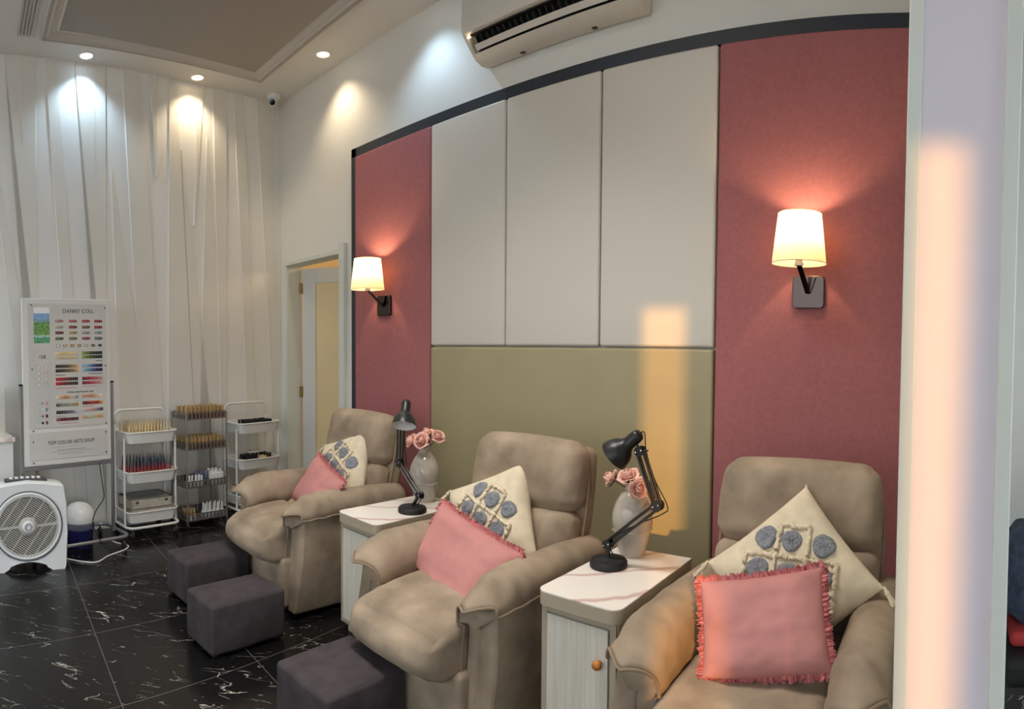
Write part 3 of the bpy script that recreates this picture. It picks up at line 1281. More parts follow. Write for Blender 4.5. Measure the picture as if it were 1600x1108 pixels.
def dotted_cushion(c, lean, phi, label, seed, yaw=0, S=.40, zs=.45):
    T = .13
    Rm = cushion_frame(c, lean, phi, yaw)
    st = settler(Rm, c, zs)
    t = thing('dotted_cushion', label, 'cushion', c, 0, 'cream dotted cushions')
    place(t, Rm, c)
    o = pillow_mesh(S, S, T, seed, st).build('cover', 'cream', t, smooth='all')
    weld(o)
    r2 = sqrt(.5)

    def on(px, pz, off):
        """pattern axes stand at 45 degrees to the edges"""
        x, z = (px + pz) * r2, (pz - px) * r2
        u = max(-.99, min(.99, x / (S / 2)))
        v = max(-.99, min(.99, z / (S / 2)))
        p = pillow_pt(u, v, S, S, T, 1, seed)
        p.y -= off
        return st(p)
    R_ = random.Random(seed)
    g = .098
    for j in (1, 0, -1):
        for i in (-1, 0, 1):
            if abs(i) + abs(j) == 2 and j < 0:
                continue
            b = MB()
            vs, fs = [], []
            K, M_ = 8, 22
            cx, cz_ = i * g + R_.uniform(-.006, .006), j * g + R_.uniform(-.006, .006)
            rr = .037 * R_.uniform(.92, 1.06)
            vs.append(on(cx, cz_, .010))
            for a in range(1, K + 1):
                for k in range(M_):
                    an = 2 * pi * k / M_
                    q = rr * a / K * (1 + .05 * sin(3 * an + i) + .04 * R_.uniform(-1, 1) * (a == K))
                    h = (.010 + .0035 * R_.uniform(-1, 1)) if a < K else -.002
                    vs.append(on(cx + q * cos(an), cz_ + q * sin(an), h))
            for k in range(M_):
                fs.append((0, 1 + k, 1 + (k + 1) % M_))
            for a in range(K - 1):
                for k in range(M_):
                    k2 = (k + 1) % M_
                    fs.append((1 + a * M_ + k, 1 + (a + 1) * M_ + k, 1 + (a + 1) * M_ + k2, 1 + a * M_ + k2))
            b.add(vs, fs)
            b.build('tufted_dot', 'dot', t, smooth='all')['label'] = 'grey blue tufted dot'
    # raised fringe lattice
    b = MB()
    h = g / 2
    segs = []
    for k in (-1.5, -.5, .5, 1.5):
        segs.append(((k * g, -1.5 * g), (k * g, .5 * g if abs(k) > 1 else 1.5 * g)))
        segs.append(((-1.5 * g if k < 1 else -.5 * g, k * g), (1.5 * g if k < 1 else .5 * g, k * g)))
    for (a, c_) in segs:
        N_ = int(max(abs(a[0] - c_[0]), abs(a[1] - c_[1])) / .006)
        pts, rad = [], []
        for i in range(N_ + 1):
            q = i / N_
            x, z = a[0] + (c_[0] - a[0]) * q, a[1] + (c_[1] - a[1]) * q
            X_, Z_ = (x + z) * r2, (z - x) * r2
            if max(abs(X_), abs(Z_)) > S / 2 * .93:
                continue
            pts.append(on(x + R_.uniform(-.004, .004), z + R_.uniform(-.004, .004), .002 + R_.uniform(0, .004)))
            rad.append(R_.uniform(.0050, .0100))
        if len(pts) > 3:
            b.tube(pts, rad, 6)
    b.build('tufted_lattice', 'tuft', t, smooth='all')
    # tassels at the corners
    for su, sv in ((-1, 1), (1, 1), (1, -1)):
        p0 = Vector((su * S / 2, 0, sv * S / 2))
        w0 = Rm @ p0 + Vector(c)
        dirw = (Rm @ Vector((su, 0, sv))).normalized() * .5 + Vector((0, -.25, -.75))
        if w0.z < zs + .06:
            continue
        d = (Rm.transposed() @ dirw).normalized()
        b = MB()
        b.tube([p0 - d * .004, p0 + d * .012], [.004, .006], 8)
        b.lathe([(.0, -.002), (.008, .0), (.009, .008), (.006, .014)], p0 + d * .012, 10, d.to_track_quat('Z', 'Y').to_matrix())
        for k in range(14):
            an = 2 * pi * k / 14 + R_.uniform(-.2, .2)
            pr = d.orthogonal().normalized()
            q2 = d.cross(pr)
            rad = R_.uniform(.003, .009)
            e_ = p0 + d * (.058 + R_.uniform(-.006, .006)) + (pr * cos(an) + q2 * sin(an)) * rad * 1.7
            b.tube([p0 + d * .022 + (pr * cos(an) + q2 * sin(an)) * .004, p0 + d * .04 + (pr * cos(an) + q2 * sin(an)) * rad, e_], .0026, 5)
        b.build('tassel', 'tuft', t, smooth=True)
    return t


def fringed_cushion(c, lean, phi, label, seed, yaw=0, W=.42, H=.30, zs=.45):
    T = .12
    Rm = cushion_frame(c, lean, phi, yaw)
    st = settler(Rm, c, zs)
    t = thing('fringed_cushion', label, 'cushion', c, 0, 'pink fringed cushions')
    place(t, Rm, c)
    o = pillow_mesh(W, H, T, seed, st).build('cover', 'pink', t, smooth='all')
    weld(o)
    R_ = random.Random(seed)
    b = MB()
    per = []
    N_ = 70
    for (a, d) in (((-1, -1), (1, -1)), ((1, -1), (1, 1)), ((1, 1), (-1, 1)), ((-1, 1), (-1, -1))):
        for i in range(N_):
            q = i / N_
            per.append((a[0] + (d[0] - a[0]) * q, a[1] + (d[1] - a[1]) * q))
    n = len(per)
    for layer in (0, 1):
        vs, fs = [], []
        for i, (u, v) in enumerate(per):
            p = pillow_pt(u, v, W, H, T, 1, seed)
            p.y = 0
            nn = Vector((u if abs(u) > .999 else 0, 0, v if abs(v) > .999 else 0))
            nn = nn.normalized()
            wv = .006 * sin(i * 1.9 + layer * 2) + R_.uniform(-.004, .004)
            ln_ = .015 + R_.uniform(-.006, .006)
            tang = Vector((-nn.z, 0, nn.x)) * R_.uniform(-.004, .004)
            vs.append(st(p - nn * .004 + Vector((0, wv * .3, 0))))
            vs.append(st(p + nn * ln_ * .55 + Vector((0, wv, 0))))
            vs.append(st(p + nn * ln_ + tang + Vector((0, wv * 1.5 - .003 * layer, 0))))
        for i in range(n):
            j = (i + 1) % n
            for k in range(2):
                if k == 1 and R_.random() < .22:
                    continue
                fs.append((i * 3 + k, j * 3 + k, j * 3 + k + 1, i * 3 + k + 1))
        b.add(vs, fs)
    f = b.build('fringe', 'fringe', t)
    m = f.modifiers.new('thick', 'SOLIDIFY')
    m.thickness = .002
    return t


dotted_cushion((-2.905, 1.985, .630), radians(26), radians(20), 'cream cushion with grey dots and tassels on the recliner by the doorway', 3, 0)
dotted_cushion((-1.685, 1.875, .612), radians(26), radians(27), 'cream cushion with grey dots and tassels on the middle recliner', 11, 0, S=.41)
dotted_cushion((-.450, 1.835, .640), radians(26), radians(43), 'cream cushion with grey dots and tassels on the recliner beside the partition', 23, 0, S=.40)
fringed_cushion((-2.86, 1.79, .55), radians(30), radians(-10), 'pink fringed cushion on the recliner by the doorway', 5, radians(-10), W=.46, H=.28)
fringed_cushion((-1.640, 1.655, .518), radians(30), radians(-9), 'pink fringed cushion on the middle recliner', 15, radians(-8), W=.54, H=.30)
fringed_cushion((-.470, 1.595, .586), radians(28), radians(13), 'pink fringed cushion on the recliner beside the partition', 27, 0, W=.355, H=.265)


# ================================================================== DESK LAMPS
def desk_lamp(base, pivot, elbow, top, head_c, head_dir, label):
    base = Vector(base)
    t = thing('desk_lamp', label, 'desk lamp', base, 0, 'black jointed desk lamps on the cabinets')
    L_ = lambda p: Vector(p) - base
    pivot, elbow, top, head_c = [L_(p) for p in (pivot, elbow, top, head_c)]
    b = MB()
    b.lathe([(.064, 0), (.066, .004), (.066, .018), (.060, .026), (.02, .028), (.014, .032)], seg=36)
    b.build('base', 'blackm', t, smooth=True)
    b = MB()
    b.tube([(0, 0, .028), pivot], [.008, .007], 10)
    b.build('post', 'black', t, smooth=True)
    yv = Vector((0, 1, 0))

    def rods(p, q, w1, name):
        d = (q - p).normalized()
        sd = d.cross(yv).normalized()
        b = MB()
        for a in (-1, 1):
            for yy in (-.008, .008):
                o = sd * w1 * a + yv * yy
                pts = [p + o, q + o]
                b.tube(pts, .0042, 8)
        # tension spring between the rods
        Ls = (q - p).length
        s0, s1 = p + d * Ls * .12, p + d * Ls * .45
        pts = []
        for i in range(90):
            an = i * 2 * pi / 7
            pts.append(s0 + (s1 - s0) * i / 89 + (sd * cos(an) + yv * sin(an)) * .005)
        b.tube(pts, .0011, 5)
        return b.build(name, 'black', t, smooth=True)
    rods(pivot, elbow, .010, 'lower_arm')
    rods(elbow, top, .012, 'upper_arm')
    for p, sz in ((pivot, .017), (elbow, .020), (top, .017)):
        b = MB()
        for yy in (-.013, .013):
            b.lathe([(sz, -.0015), (sz, .0015)], p + yv * yy, 16, Matrix.Rotation(radians(90), 3, 'X'))
        b.tube([p - yv * .014, p + yv * .014], .006, 10)
        jo = b.build('joint', 'blackm', t, smooth=True)
        for k in (-1, 1):
            b = MB()
            q = p + Vector((k * .010, -.0158, k * .004))
            b.lathe([(.0035, -.001), (.003, .0015), (0, .002)], q, 8, Matrix.Rotation(radians(90), 3, 'X'))
            b.build('screw', 'chrome', jo, smooth=True)
    hd = Vector(head_dir).normalized()
    Rh = hd.to_track_quat('Z', 'Y').to_matrix()
    b = MB()
    prof = [(0, -.068), (.014, -.067), (.021, -.060), (.023, -.048), (.023, -.012), (.028, .0), (.040, .012), (.050, .030), (.055, .052), (.0565, .060)]
    b.lathe(prof, head_c, 32, Rh, cap=False)
    sh = b.build('lamp_shade', 'black', t, smooth='all')
    b = MB()
    b.lathe([(.0, -.004), (.022, .0), (.036, .012), (.047, .030), (.053, .052), (.0562, .060)], head_c, 32, Rh, cap=False)
    b.build('lining', 'innerw', sh, smooth='all')['label'] = 'white inside of the shade'
    b = MB()
    b.lathe([(.0, .0), (.011, .002), (.013, .012), (.022, .028), (.020, .042), (.0, .050)], head_c, 16, Rh)
    b.build('bulb', 'innerw', t, smooth='all')
    # bracket from the top joint to the shade neck
    neck = head_c - hd * .03
    b = MB()
    b.tube([top, top + (neck - top) * .6 + Vector((0, 0, .006)), neck], .0045, 8)
    b.tube([top + Vector((.012, 0, .002)), top + Vector((.03, 0, .004))], .003, 6)
    b.build('bracket', 'black', t, smooth=True)
    b = MB()
    capp = head_c - hd * .066
    m1 = (capp + top) / 2 + Vector((0, 0, .02)) + (capp - head_c) * .3
    pts = []
    ctrl = [capp, m1, top + Vector((.016, .012, .0)), (top + elbow) / 2 + Vector((.012, .014, 0)), elbow + Vector((.03, .014, .0)), elbow + Vector((.012, .014, -.03)), (pivot + elbow) / 2 + Vector((0, .016, -.006)), pivot + Vector((0, .014, .004)), Vector((.012, .02, .03))]
    for i in range(len(ctrl) - 1):
        p0, p1, p2, p3 = ctrl[max(0, i - 1)], ctrl[i], ctrl[i + 1], ctrl[min(len(ctrl) - 1, i + 2)]
        for k in range(6):
            s = k / 6
            pts.append(.5 * ((2 * p1) + (-p0 + p2) * s + (2 * p0 - 5 * p1 + 4 * p2 - p3) * s * s + (-p0 + 3 * p1 - 3 * p2 + p3) * s ** 3))
    pts.append(ctrl[-1])
    b.tube(pts, .0022, 6)
    b.build('cord', 'cable', t, smooth=True)


TZ = .57
desk_lamp((-2.155, 1.86, TZ), (-2.105, 1.86, .655), (-2.245, 1.86, .785), (-2.236, 1.86, 1.005), (-2.190, 1.845, 1.022), (.22, -.28, -.62),
          'black jointed desk lamp on the cabinet between the far and middle recliners')
desk_lamp((-1.105, 1.845, TZ), (-1.108, 1.845, .648), (-.918, 1.845, .808), (-.985, 1.845, .985), (-1.040, 1.845, 1.000), (-.66, -.10, -.58),
          'black jointed desk lamp on the cabinet with the wooden knob')


# ================================================================== VASES AND ROSES
def vase(x, y, label):
    t = thing('vase', label, 'vase', (x, y, TZ), 0, 'grey ceramic vases')
    prof = [(.0, .0), (.042, .0), (.046, .004), (.056, .035), (.066, .07), (.074, .11), (.0755, .135), (.072, .165), (.062, .195), (.046, .222), (.032, .240), (.0285, .252), (.031, .264), (.036, .270), (.033, .271), (.027, .262), (.024, .25), (.03, .235), (.0, .225)]
    out = []
    for i in range(len(prof) - 1):
        out.append(prof[i])
        out.append(((prof[i][0] + prof[i + 1][0]) / 2, (prof[i][1] + prof[i + 1][1]) / 2))
    out.append(prof[-1])
    b = MB()
    sm = []
    for i in range(len(prof) - 1):
        p0, p1, p2, p3 = [Vector(prof[max(0, min(len(prof) - 1, i + d))]) for d in (-1, 0, 1, 2)]
        for k in range(4):
            q = k / 4
            v = .5 * ((2 * p1) + (-p0 + p2) * q + (2 * p0 - 5 * p1 + 4 * p2 - p3) * q * q + (-p0 + 3 * p1 - 3 * p2 + p3) * q ** 3)
            sm.append((max(0, v.x), v.y))
    sm.append(prof[-1])
    b.lathe(sm, seg=56, cap=False)
    o = b.build('body', 'ceramic', t, smooth='all')
    b = MB()
    R_ = random.Random(4)
    pts, rad = [], []
    for k in range(120):
        a = 2 * pi * k / 120
        rr = .0712 + R_.uniform(-.001, .001)
        pts.append((rr * cos(a), rr * sin(a), .096 + .003 * sin(5 * a) + R_.uniform(-.002, .002)))
        rad.append(R_.uniform(.002, .0045))
    b.tube(pts, rad, 6, True)
    b.build('relief_band', 'ceramic', t, smooth='all')


def rose_bloom(seed):
    b = MB()
    R_ = random.Random(seed)
    layers = [(3, .0065, .036, .5), (3, .011, .037, .45), (4, .017, .037, .30), (5, .024, .034, .0), (6, .030, .027, -.45)]
    for li, (n, r, h, curl) in enumerate(layers):
        for k in range(n):
            a0 = 2 * pi * (k + .5 * (li % 2)) / n + R_.uniform(-.15, .15)
            wd = 2 * pi / n * .80
            hk, rk = R_.uniform(.88, 1.1), R_.uniform(.88, 1.12)
            ph = R_.uniform(0, 6)
            vs, fs = [], []
            I, J = 6, 5
            for i in range(I + 1):
                for j in range(J + 1):
                    s = i / I * 2 - 1
                    v = j / J
                    a = a0 + s * wd * (.45 + .55 * sin(min(1, v * 1.4) * pi / 2))
                    edge = (1 - .35 * s * s) * hk
                    rr = r * (.25 + .75 * sin(min(1, v * 1.25) * pi / 2)) - curl * .012 * max(0, v - .55) * 3 * (1 if curl > 0 else 1)
                    z = h * v * edge - (.010 * max(0, v - .7) * 3 if curl < .1 else 0)
                    rr = rr * rk + .0016 * sin(5 * s + ph) * v
                    vs.append((rr * cos(a), rr * sin(a), z - .012))
            for i in range(I):
                for j in range(J):
                    q = i * (J + 1) + j
                    fs.append((q, q + J + 1, q + J + 2, q + 1))
            b.add(vs, fs)
    b.lathe([(.0, -.014), (.010, -.012), (.014, -.002), (.0085, .012), (.006, .020), (0, .023)], seg=12)
    return b


def rose(x, y, z, d, vx, vy, label, seed, grp, sz=1.0):
    t = thing('rose', label, 'flower', (x, y, z), 0, grp)
    d = Vector(d).normalized()
    Rm = d.to_track_quat('Z', 'Y').to_matrix()
    b = rose_bloom(seed)
    b.v = [tuple(Rm @ (Vector(p) * sz)) for p in b.v]
    o = b.build('bloom', 'rose', t, smooth='all')
    m = o.modifiers.new('thick', 'SOLIDIFY')
    m.thickness = .0008
    b = MB()
    rt = Vector((vx - x, vy - y, TZ + .235 - z))
    b.tube([Vector((0, 0, 0)) - d * .012, -d * .03 + rt * .3, rt], .0022, 6)
    b.build('stem', 'leaf', t, smooth=True)
    b = MB()
    for k in range(5):
        a = 2 * pi * k / 5
        vs = [Rm @ Vector(q) * sz for q in ((.004 * cos(a), .004 * sin(a), -.014), (.022 * cos(a - .22), .022 * sin(a - .22), -.014), (.036 * cos(a), .036 * sin(a), -.006), (.022 * cos(a + .22), .022 * sin(a + .22), -.014))]
        b.add(vs, [(0, 1, 2, 3)])
    o = b.build('sepal', 'leaf', t)
    m = o.modifiers.new('thick', 'SOLIDIFY')
    m.thickness = .001


V1 = (-2.270, 2.04)
V2 = (-1.095, 1.995)
vase(V1[0], V1[1], 'grey glazed vase of roses on the cabinet beside the far recliner')
vase(V2[0], V2[1], 'grey glazed vase of roses on the cabinet with the wooden knob')
g1, g2 = 'roses in the far vase', 'roses in the near vase'
rose(-2.325, 2.00, .868, (-.35, -.7, .5), *V1, 'pink rose at the left of the far vase, behind the lamp arm', 1, g1, 1.05)
rose(-2.245, 1.995, .876, (.25, -.75, .45), *V1, 'pink rose in the middle front of the far vase', 2, g1, 1.1)
rose(-2.275, 2.06, .905, (-.1, -.3, .9), *V1, 'pink rose topmost in the far vase', 3, g1, 1.0)
rose(-2.185, 2.05, .900, (.75, -.3, .5), *V1, 'pink rose reaching out over the right of the far vase', 4, g1, .95)
rose(-1.180, 1.985, .845, (-.7, -.4, .55), *V2, 'pink rose at the left of the near vase, under the lamp head', 5, g2, 1.05)
rose(-1.112, 1.99, .862, (.0, -.5, .85), *V2, 'pink rose in the middle of the near vase', 6, g2, 1.1)
rose(-1.045, 1.955, .828, (.55, -.65, .35), *V2, 'pink rose drooping over the right side of the near vase', 7, g2, 1.1)


# ================================================================== TROLLEYS, RACK AND STOCK
TR = radians(99)
def frame_pt(o, rz, x, y, z=0):
    return Vector((o[0] + cos(rz) * x - sin(rz) * y, o[1] + sin(rz) * x + cos(rz) * y, z))


def tray(W, Dp, h, t, z, name='tray'):
    """open tray with tapered walls and a rolled rim"""
    b = MB()
    top = rrect(-W / 2, W / 2, -Dp / 2, Dp / 2, .045, 5)
    bot = rrect(-W / 2 + .022, W / 2 - .022, -Dp / 2 + .018, Dp / 2 - .018, .035, 5)
    n = len(top)
    vs = [(x, y, z + h) for x, y in top] + [(x, y, z) for x, y in bot]
    th = .003
    topi = rrect(-W / 2 + th, W / 2 - th, -Dp / 2 + th, Dp / 2 - th, .043, 5)
    boti = rrect(-W / 2 + .025, W / 2 - .025, -Dp / 2 + .021, Dp / 2 - .021, .033, 5)
    vs += [(x, y, z + h) for x, y in topi] + [(x, y, z + .003) for x, y in boti]
    fs = []
    for i in range(n):
        j = (i + 1) % n
        fs += [(i, j, n + j, n + i), (2 * n + i, 3 * n + i, 3 * n + j, 2 * n + j), (i, 2 * n + i, 2 * n + j, j)]
    fs += [tuple(range(n, 2 * n)), tuple(range(3 * n, 4 * n))]
    b.add(vs, fs)
    b.tube([(x, y, z + h) for x, y in rrect(-W / 2 - .002, W / 2 + .002, -Dp / 2 - .002, Dp / 2 + .002, .046, 5)], .0055, 8, True)
    return b.build(name, 'whitem', t, smooth=True)


def trolley(o, label, W=.395, Dp=.29):
    t = thing('utility_trolley', label, 'trolley', (o[0], o[1], 0), TR, 'white three tier trolleys')
    for z in (.105, .385, .665):
        tray(W, Dp, .078, t, z)
    r = .0095
    x = W / 2 + .004
    # base loop
    b = MB()
    lp = rrect(-x - .004, x + .004, -Dp / 2 - .012, Dp / 2 + .012, .06, 6)
    b.tube([(p, q, .078) for p, q in lp], r, 10, True)
    b.build('base_loop', 'whitem', t, smooth='all')
    for yy, top in ((-.085, .70), (.085, .885)):
        for s in (-1, 1):
            b = MB()
            b.tube([(s * x, yy, .078), (s * x, yy, top if yy < 0 else .80)], r * .9, 10)
            b.build('post', 'whitem', t, smooth=True)
            for z in (.15, .43) + ((.71,) if yy > 0 else (.68,)):
                b = MB()
                b.lathe([(.0045, -.001), (.004, .002)], (s * (x + r * .8), yy, z), 8, Matrix.Rotation(radians(90 * s), 3, 'Y'))
                b.build('bolt', 'darkgrey', t)
    b = MB()
    hp = [(-x, .085, .79)] + [(-x + .05 - .05 * cos(a), .085, .84 + .045 * sin(a)) for a in [pi / 2 * i / 6 for i in range(7)]] + [(x - .05 + .05 * sin(a), .085, .84 + .045 * cos(a)) for a in [pi / 2 * i / 6 for i in range(7)]] + [(x, .085, .79)]
    b.tube(hp, r, 10)
    b.build('handle', 'whitem', t, smooth='all')
    for sx in (-1, 1):
        for sy in (-1, 1):
            c = (sx * (x - .03), sy * (Dp / 2 - .005), .03)
            b = MB()
            b.lathe([(.010, -.011), (.027, -.010), (.030, -.006), (.030, .006), (.027, .010), (.010, .011)], c, 20, Matrix.Rotation(radians(90), 3, 'Y'))
            wv = b.build('caster', 'rubber', t, smooth=True)
            b = MB()
            b.lathe([(.011, -.013), (.011, .013)], c, 12, Matrix.Rotation(radians(90), 3, 'Y'))
            b.tube([(c[0], c[1], .05), (c[0], c[1], .078)], .006, 8)
            b.build('hub', 'alu', wv)
    return t


TA = (-4.322, 1.243)
TB = (-4.455, 2.165)
trolley(TA, 'white trolley with gold and coloured nail sticks, beside the colour chart')
trolley(TB, 'white trolley with black capped bottles, behind the far recliner', Dp=.27)


def nail_stick(kind):
    b = MB()
    if kind == 'gold':
        prof = [(.0075, 0), (.0085, .03), (.0078, .06), (.0048, .105), (.0006, .148)]
        b.lathe(prof, seg=7)
        return b, 'gold'
    seq = [((206, 170, 96), 0), ((206, 170, 96), .05), ((150, 52, 64), .062), ((124, 44, 62), .092), ((70, 46, 70), .106), ((40, 68, 76), .122), ((28, 66, 70), .15), ((22, 54, 60), .180)]
    rad = [.008, .009, .009, .0085, .0075, .0058, .0035, .0006]
    for i in range(len(seq) - 1):
        b.lathe([(rad[i], seq[i][1]), (rad[i + 1], seq[i + 1][1])], seg=7, cap=False, col=seq[i][0])
    return b, 'vcol'


def stock(o, rz, rows, cols, x0, x1, y0, y1, z, proto, jit=.002, skip=None, rs=0):
    """stand copies of proto in rows on a shelf given in the shelf's own frame"""
    R_ = random.Random(rs)
    first = True
    for r in range(rows):
        for c in range(cols):
            if skip and skip(r, c):
                continue
            x = x0 + (x1 - x0) * (c + .5 * 0) / max(1, cols - 1) + R_.uniform(-jit, jit)
            y = y0 + (y1 - y0) * r / max(1, rows - 1) + R_.uniform(-jit, jit)
            q = proto if first else copy_tree(proto)
            first = False
            q.location = frame_pt(o, rz, x, y, z)
            q.rotation_euler = (R_.uniform(-.03, .03) if jit else 0, R_.uniform(-.03, .03) if jit else 0, rz + R_.uniform(-.05, .05))


b, m = nail_stick('gold')
p = tag(b.build('nail_stick', m, smooth=True), 'pointed gold nail display stick in the top tray beside the colour chart', 'nail display stick', 'gold nail sticks in the top tray')
stock(TA, TR, 3, 14, -.158, .160, -.09, .08, .669, p, rs=1)
b, m = nail_stick('grad')
p = tag(b.build('nail_stick', m, smooth=True), 'pointed nail display stick shading from gold and red to teal, in the middle tray', 'nail display stick', 'red and teal nail sticks in the middle tray')
stock(TA, TR, 3, 12, -.150, .155, -.09, .06, .389, p, rs=2)

# two wooden cases stacked in the bottom tray
for k in range(2):
    t = thing('display_case', 'grey wooden case with glass lid, on top of the other in the bottom tray' if k else 'grey wooden case, lower of the two in the bottom tray', 'case',
              frame_pt(TA, TR, -.005, -.005, .128 + k * .072), TR, 'grey wooden cases in the bottom tray')
    W, Dp, H = .325, .225, .070
    b = MB()
    b.bb(-W / 2, W / 2, -Dp / 2, -Dp / 2 + .012, 0, H)
    b.bb(-W / 2, W / 2, Dp / 2 - .012, Dp / 2, 0, H)
    b.bb(-W / 2, -W / 2 + .012, -Dp / 2, Dp / 2, 0, H)
    b.bb(W / 2 - .012, W / 2, -Dp / 2, Dp / 2, 0, H)
    b.bb(-W / 2, W / 2, -Dp / 2, Dp / 2, 0, .006)
    b.build('box_frame', 'woodbox', t)
    b = MB()
    for (x0, x1, y0, y1) in ((-W / 2, W / 2, -Dp / 2, -Dp / 2 + .022), (-W / 2, W / 2, Dp / 2 - .022, Dp / 2), (-W / 2, -W / 2 + .022, -Dp / 2, Dp / 2), (W / 2 - .022, W / 2, -Dp / 2, Dp / 2)):
        b.bb(x0, x1, y0, y1, H - .006, H)
    li = b.build('lid_frame', 'woodbox', t)
    b = MB()
    b.bb(-W / 2 + .022, W / 2 - .022, -Dp / 2 + .022, Dp / 2 - .022, H - .004, H - .002)
    b.build('glass_pane', 'glass', li)
    for x in (-.115, .115):
        b = MB()
        b.bb(x - .012, x + .012, -Dp / 2 - .004, -Dp / 2, .040, .048)
        b.bb(x - .010, x + .010, -Dp / 2 - .004, -Dp / 2, .050, .055)
        b.build('clasp', 'darkgrey', t)

# metal rack
RK = (-4.405, 1.695)
RZ = TR
t = thing('metal_rack', 'narrow grey metal rack of gold and white bottles between the two trolleys', 'shelf rack', (RK[0], RK[1], 0), RZ)
RW, RD = .345, .235
for sx in (-1, 1):
    for sy in (-1, 1):
        b = MB()
        b.tube([(sx * RW / 2, sy * RD / 2, .04), (sx * RW / 2, sy * RD / 2, .845)], .0065, 8)
        b.build('post', 'rackm', t, smooth=True)
        b = MB()
        b.lathe([(.02, -.008), (.02, .008)], (sx * RW / 2, sy * RD / 2, .02), 14, Matrix.Rotation(radians(90), 3, 'Y'))
        b.tube([(sx * RW / 2, sy * RD / 2, .02), (sx * RW / 2, sy * RD / 2, .045)], .005, 8)
        b.build('caster', 'rubber', t, smooth=True)
SHZ = (.05, .295, .575, .800)
for z in SHZ:
    b = MB()
    b.bb(-RW / 2, RW / 2, -RD / 2, RD / 2, z, z + .003)
    for s in (-1, 1):
        for zz in (z, z + .044):
            b.bb(-RW / 2, RW / 2, s * RD / 2 - .002, s * RD / 2 + .002, zz, zz + .009)
            b.bb(s * RW / 2 - .002, s * RW / 2 + .002, -RD / 2, RD / 2, zz, zz + .009)
        for i in range(11):
            x = -RW / 2 + RW * (i + .5) / 11
            b.bb(x - .009, x + .009, s * RD / 2 - .0015, s * RD / 2 + .0015, z + .009, z + .044)
        for i in range(7):
            y = -RD / 2 + RD * (i + .5) / 7
            b.bb(s * RW / 2 - .0015, s * RW / 2 + .0015, y - .009, y + .009, z + .009, z + .044)
    b.build('shelf', 'rackm', t)

b = MB()
b.bb(-.0125, .0125, -.0125, .0125, 0, .050, 1)
b.bb(-.0115, .0115, -.0115, .0115, .050, .092, 0)
p = tag(b.build('gold_capped_bottle', ['gold', 'amber'], bev=.0015), 'square gold capped bottle on the topmost shelf of the metal rack', 'bottle', 'gold bottles on the topmost rack shelf')
stock(RK, RZ, 3, 10, -.150, .150, -.085, .05, SHZ[3] + .003, p, .001, rs=3)
q = copy_tree(p)
tag(q, 'square gold capped bottle on the second shelf of the metal rack', 'bottle', 'gold bottles on the second rack shelf')
stock(RK, RZ, 3, 10, -.150, .145, -.085, .05, SHZ[2] + .003, q, .0015, rs=4)

b = MB()
b.lathe([(.013, 0), (.014, .003), (.014, .034), (.007, .042), (.0075, .044), (.0075, .078), (.006, .081), (0, .081)], seg=12)
p = tag(b.build('polish_bottle', 'bottlew', smooth=True), 'white polish bottle standing in front of the slate bottles on the third rack shelf', 'bottle', 'white bottles on the third rack shelf')
stock(RK, RZ, 2, 4, -.115, -.030, -.085, -.045, SHZ[1] + .003, p, .004, rs=5)
b = MB()
b.lathe([(.013, 0), (.014, .003), (.014, .040), (.007, .046), (.008, .048), (.008, .098), (.006, .101), (0, .101)], seg=12)
p = tag(b.build('polish_bottle', 'bottleg', smooth=True), 'slate grey polish bottle on the third rack shelf', 'bottle', 'slate bottles on the third rack shelf')
stock(RK, RZ, 2, 4, -.035, .045, -.04, .01, SHZ[1] + .003, p, .004, rs=6)
b = MB()
b.soft((0, 0, .045), (.021, .021, .045), .007, n=2)
b.lathe([(.008, .088), (.008, .100), (.012, .102), (.012, .110)], seg=10)
p = tag(b.build('dropper_bottle', 'bottlew', smooth=True), 'white squared bottle with round cap on the third rack shelf', 'bottle', 'squared white bottles on the third rack shelf')
stock(RK, RZ, 2, 3, .070, .142, -.075, -.02, SHZ[1] + .003, p, .002, rs=7)
b = MB()
b.lathe([(.014, 0), (.0155, .004), (.0155, .040), (.008, .055), (.0085, .057), (.006, .105), (0, .108)], seg=12)
p = tag(b.build('polish_bottle', 'bottlew', smooth=True), 'white bottle with tall tapered cap on the lowest rack shelf', 'bottle', 'tapered white bottles on the lowest rack shelf')
stock(RK, RZ, 2, 5, .005, .148, -.085, -.045, SHZ[0] + .003, p, .003, rs=8)
b = MB()
b.lathe([(.012, 0), (.0135, .003), (.0135, .045), (.006, .052)], seg=12)
b.lathe([(.008, .052), (.008, .085), (0, .087)], seg=12, mi=1)
p = tag(b.build('amber_bottle', ['amber', 'gold'], smooth=True), 'amber bottle with gold cap on the lowest rack shelf', 'bottle', 'amber bottles on the lowest rack shelf')
stock(RK, RZ, 3, 3, -.150, -.090, -.08, -.01, SHZ[0] + .003, p, .003, rs=9)
t = thing('small_carton', 'small white carton in front of the amber bottles on the lowest rack shelf', 'box', frame_pt(RK, RZ, -.118, -.104, SHZ[0] + .003), RZ)
b = MB()
b.bb(-.028, .028, -.010, .010, 0, .045)
b.build('carton_body', 'bottlew', t, bev=.001)
b = MB()
b.bb(-.018, .010, -.0108, -.010, .010, .028)
b.build('label', 'ink', t)['label'] = 'black printed square'

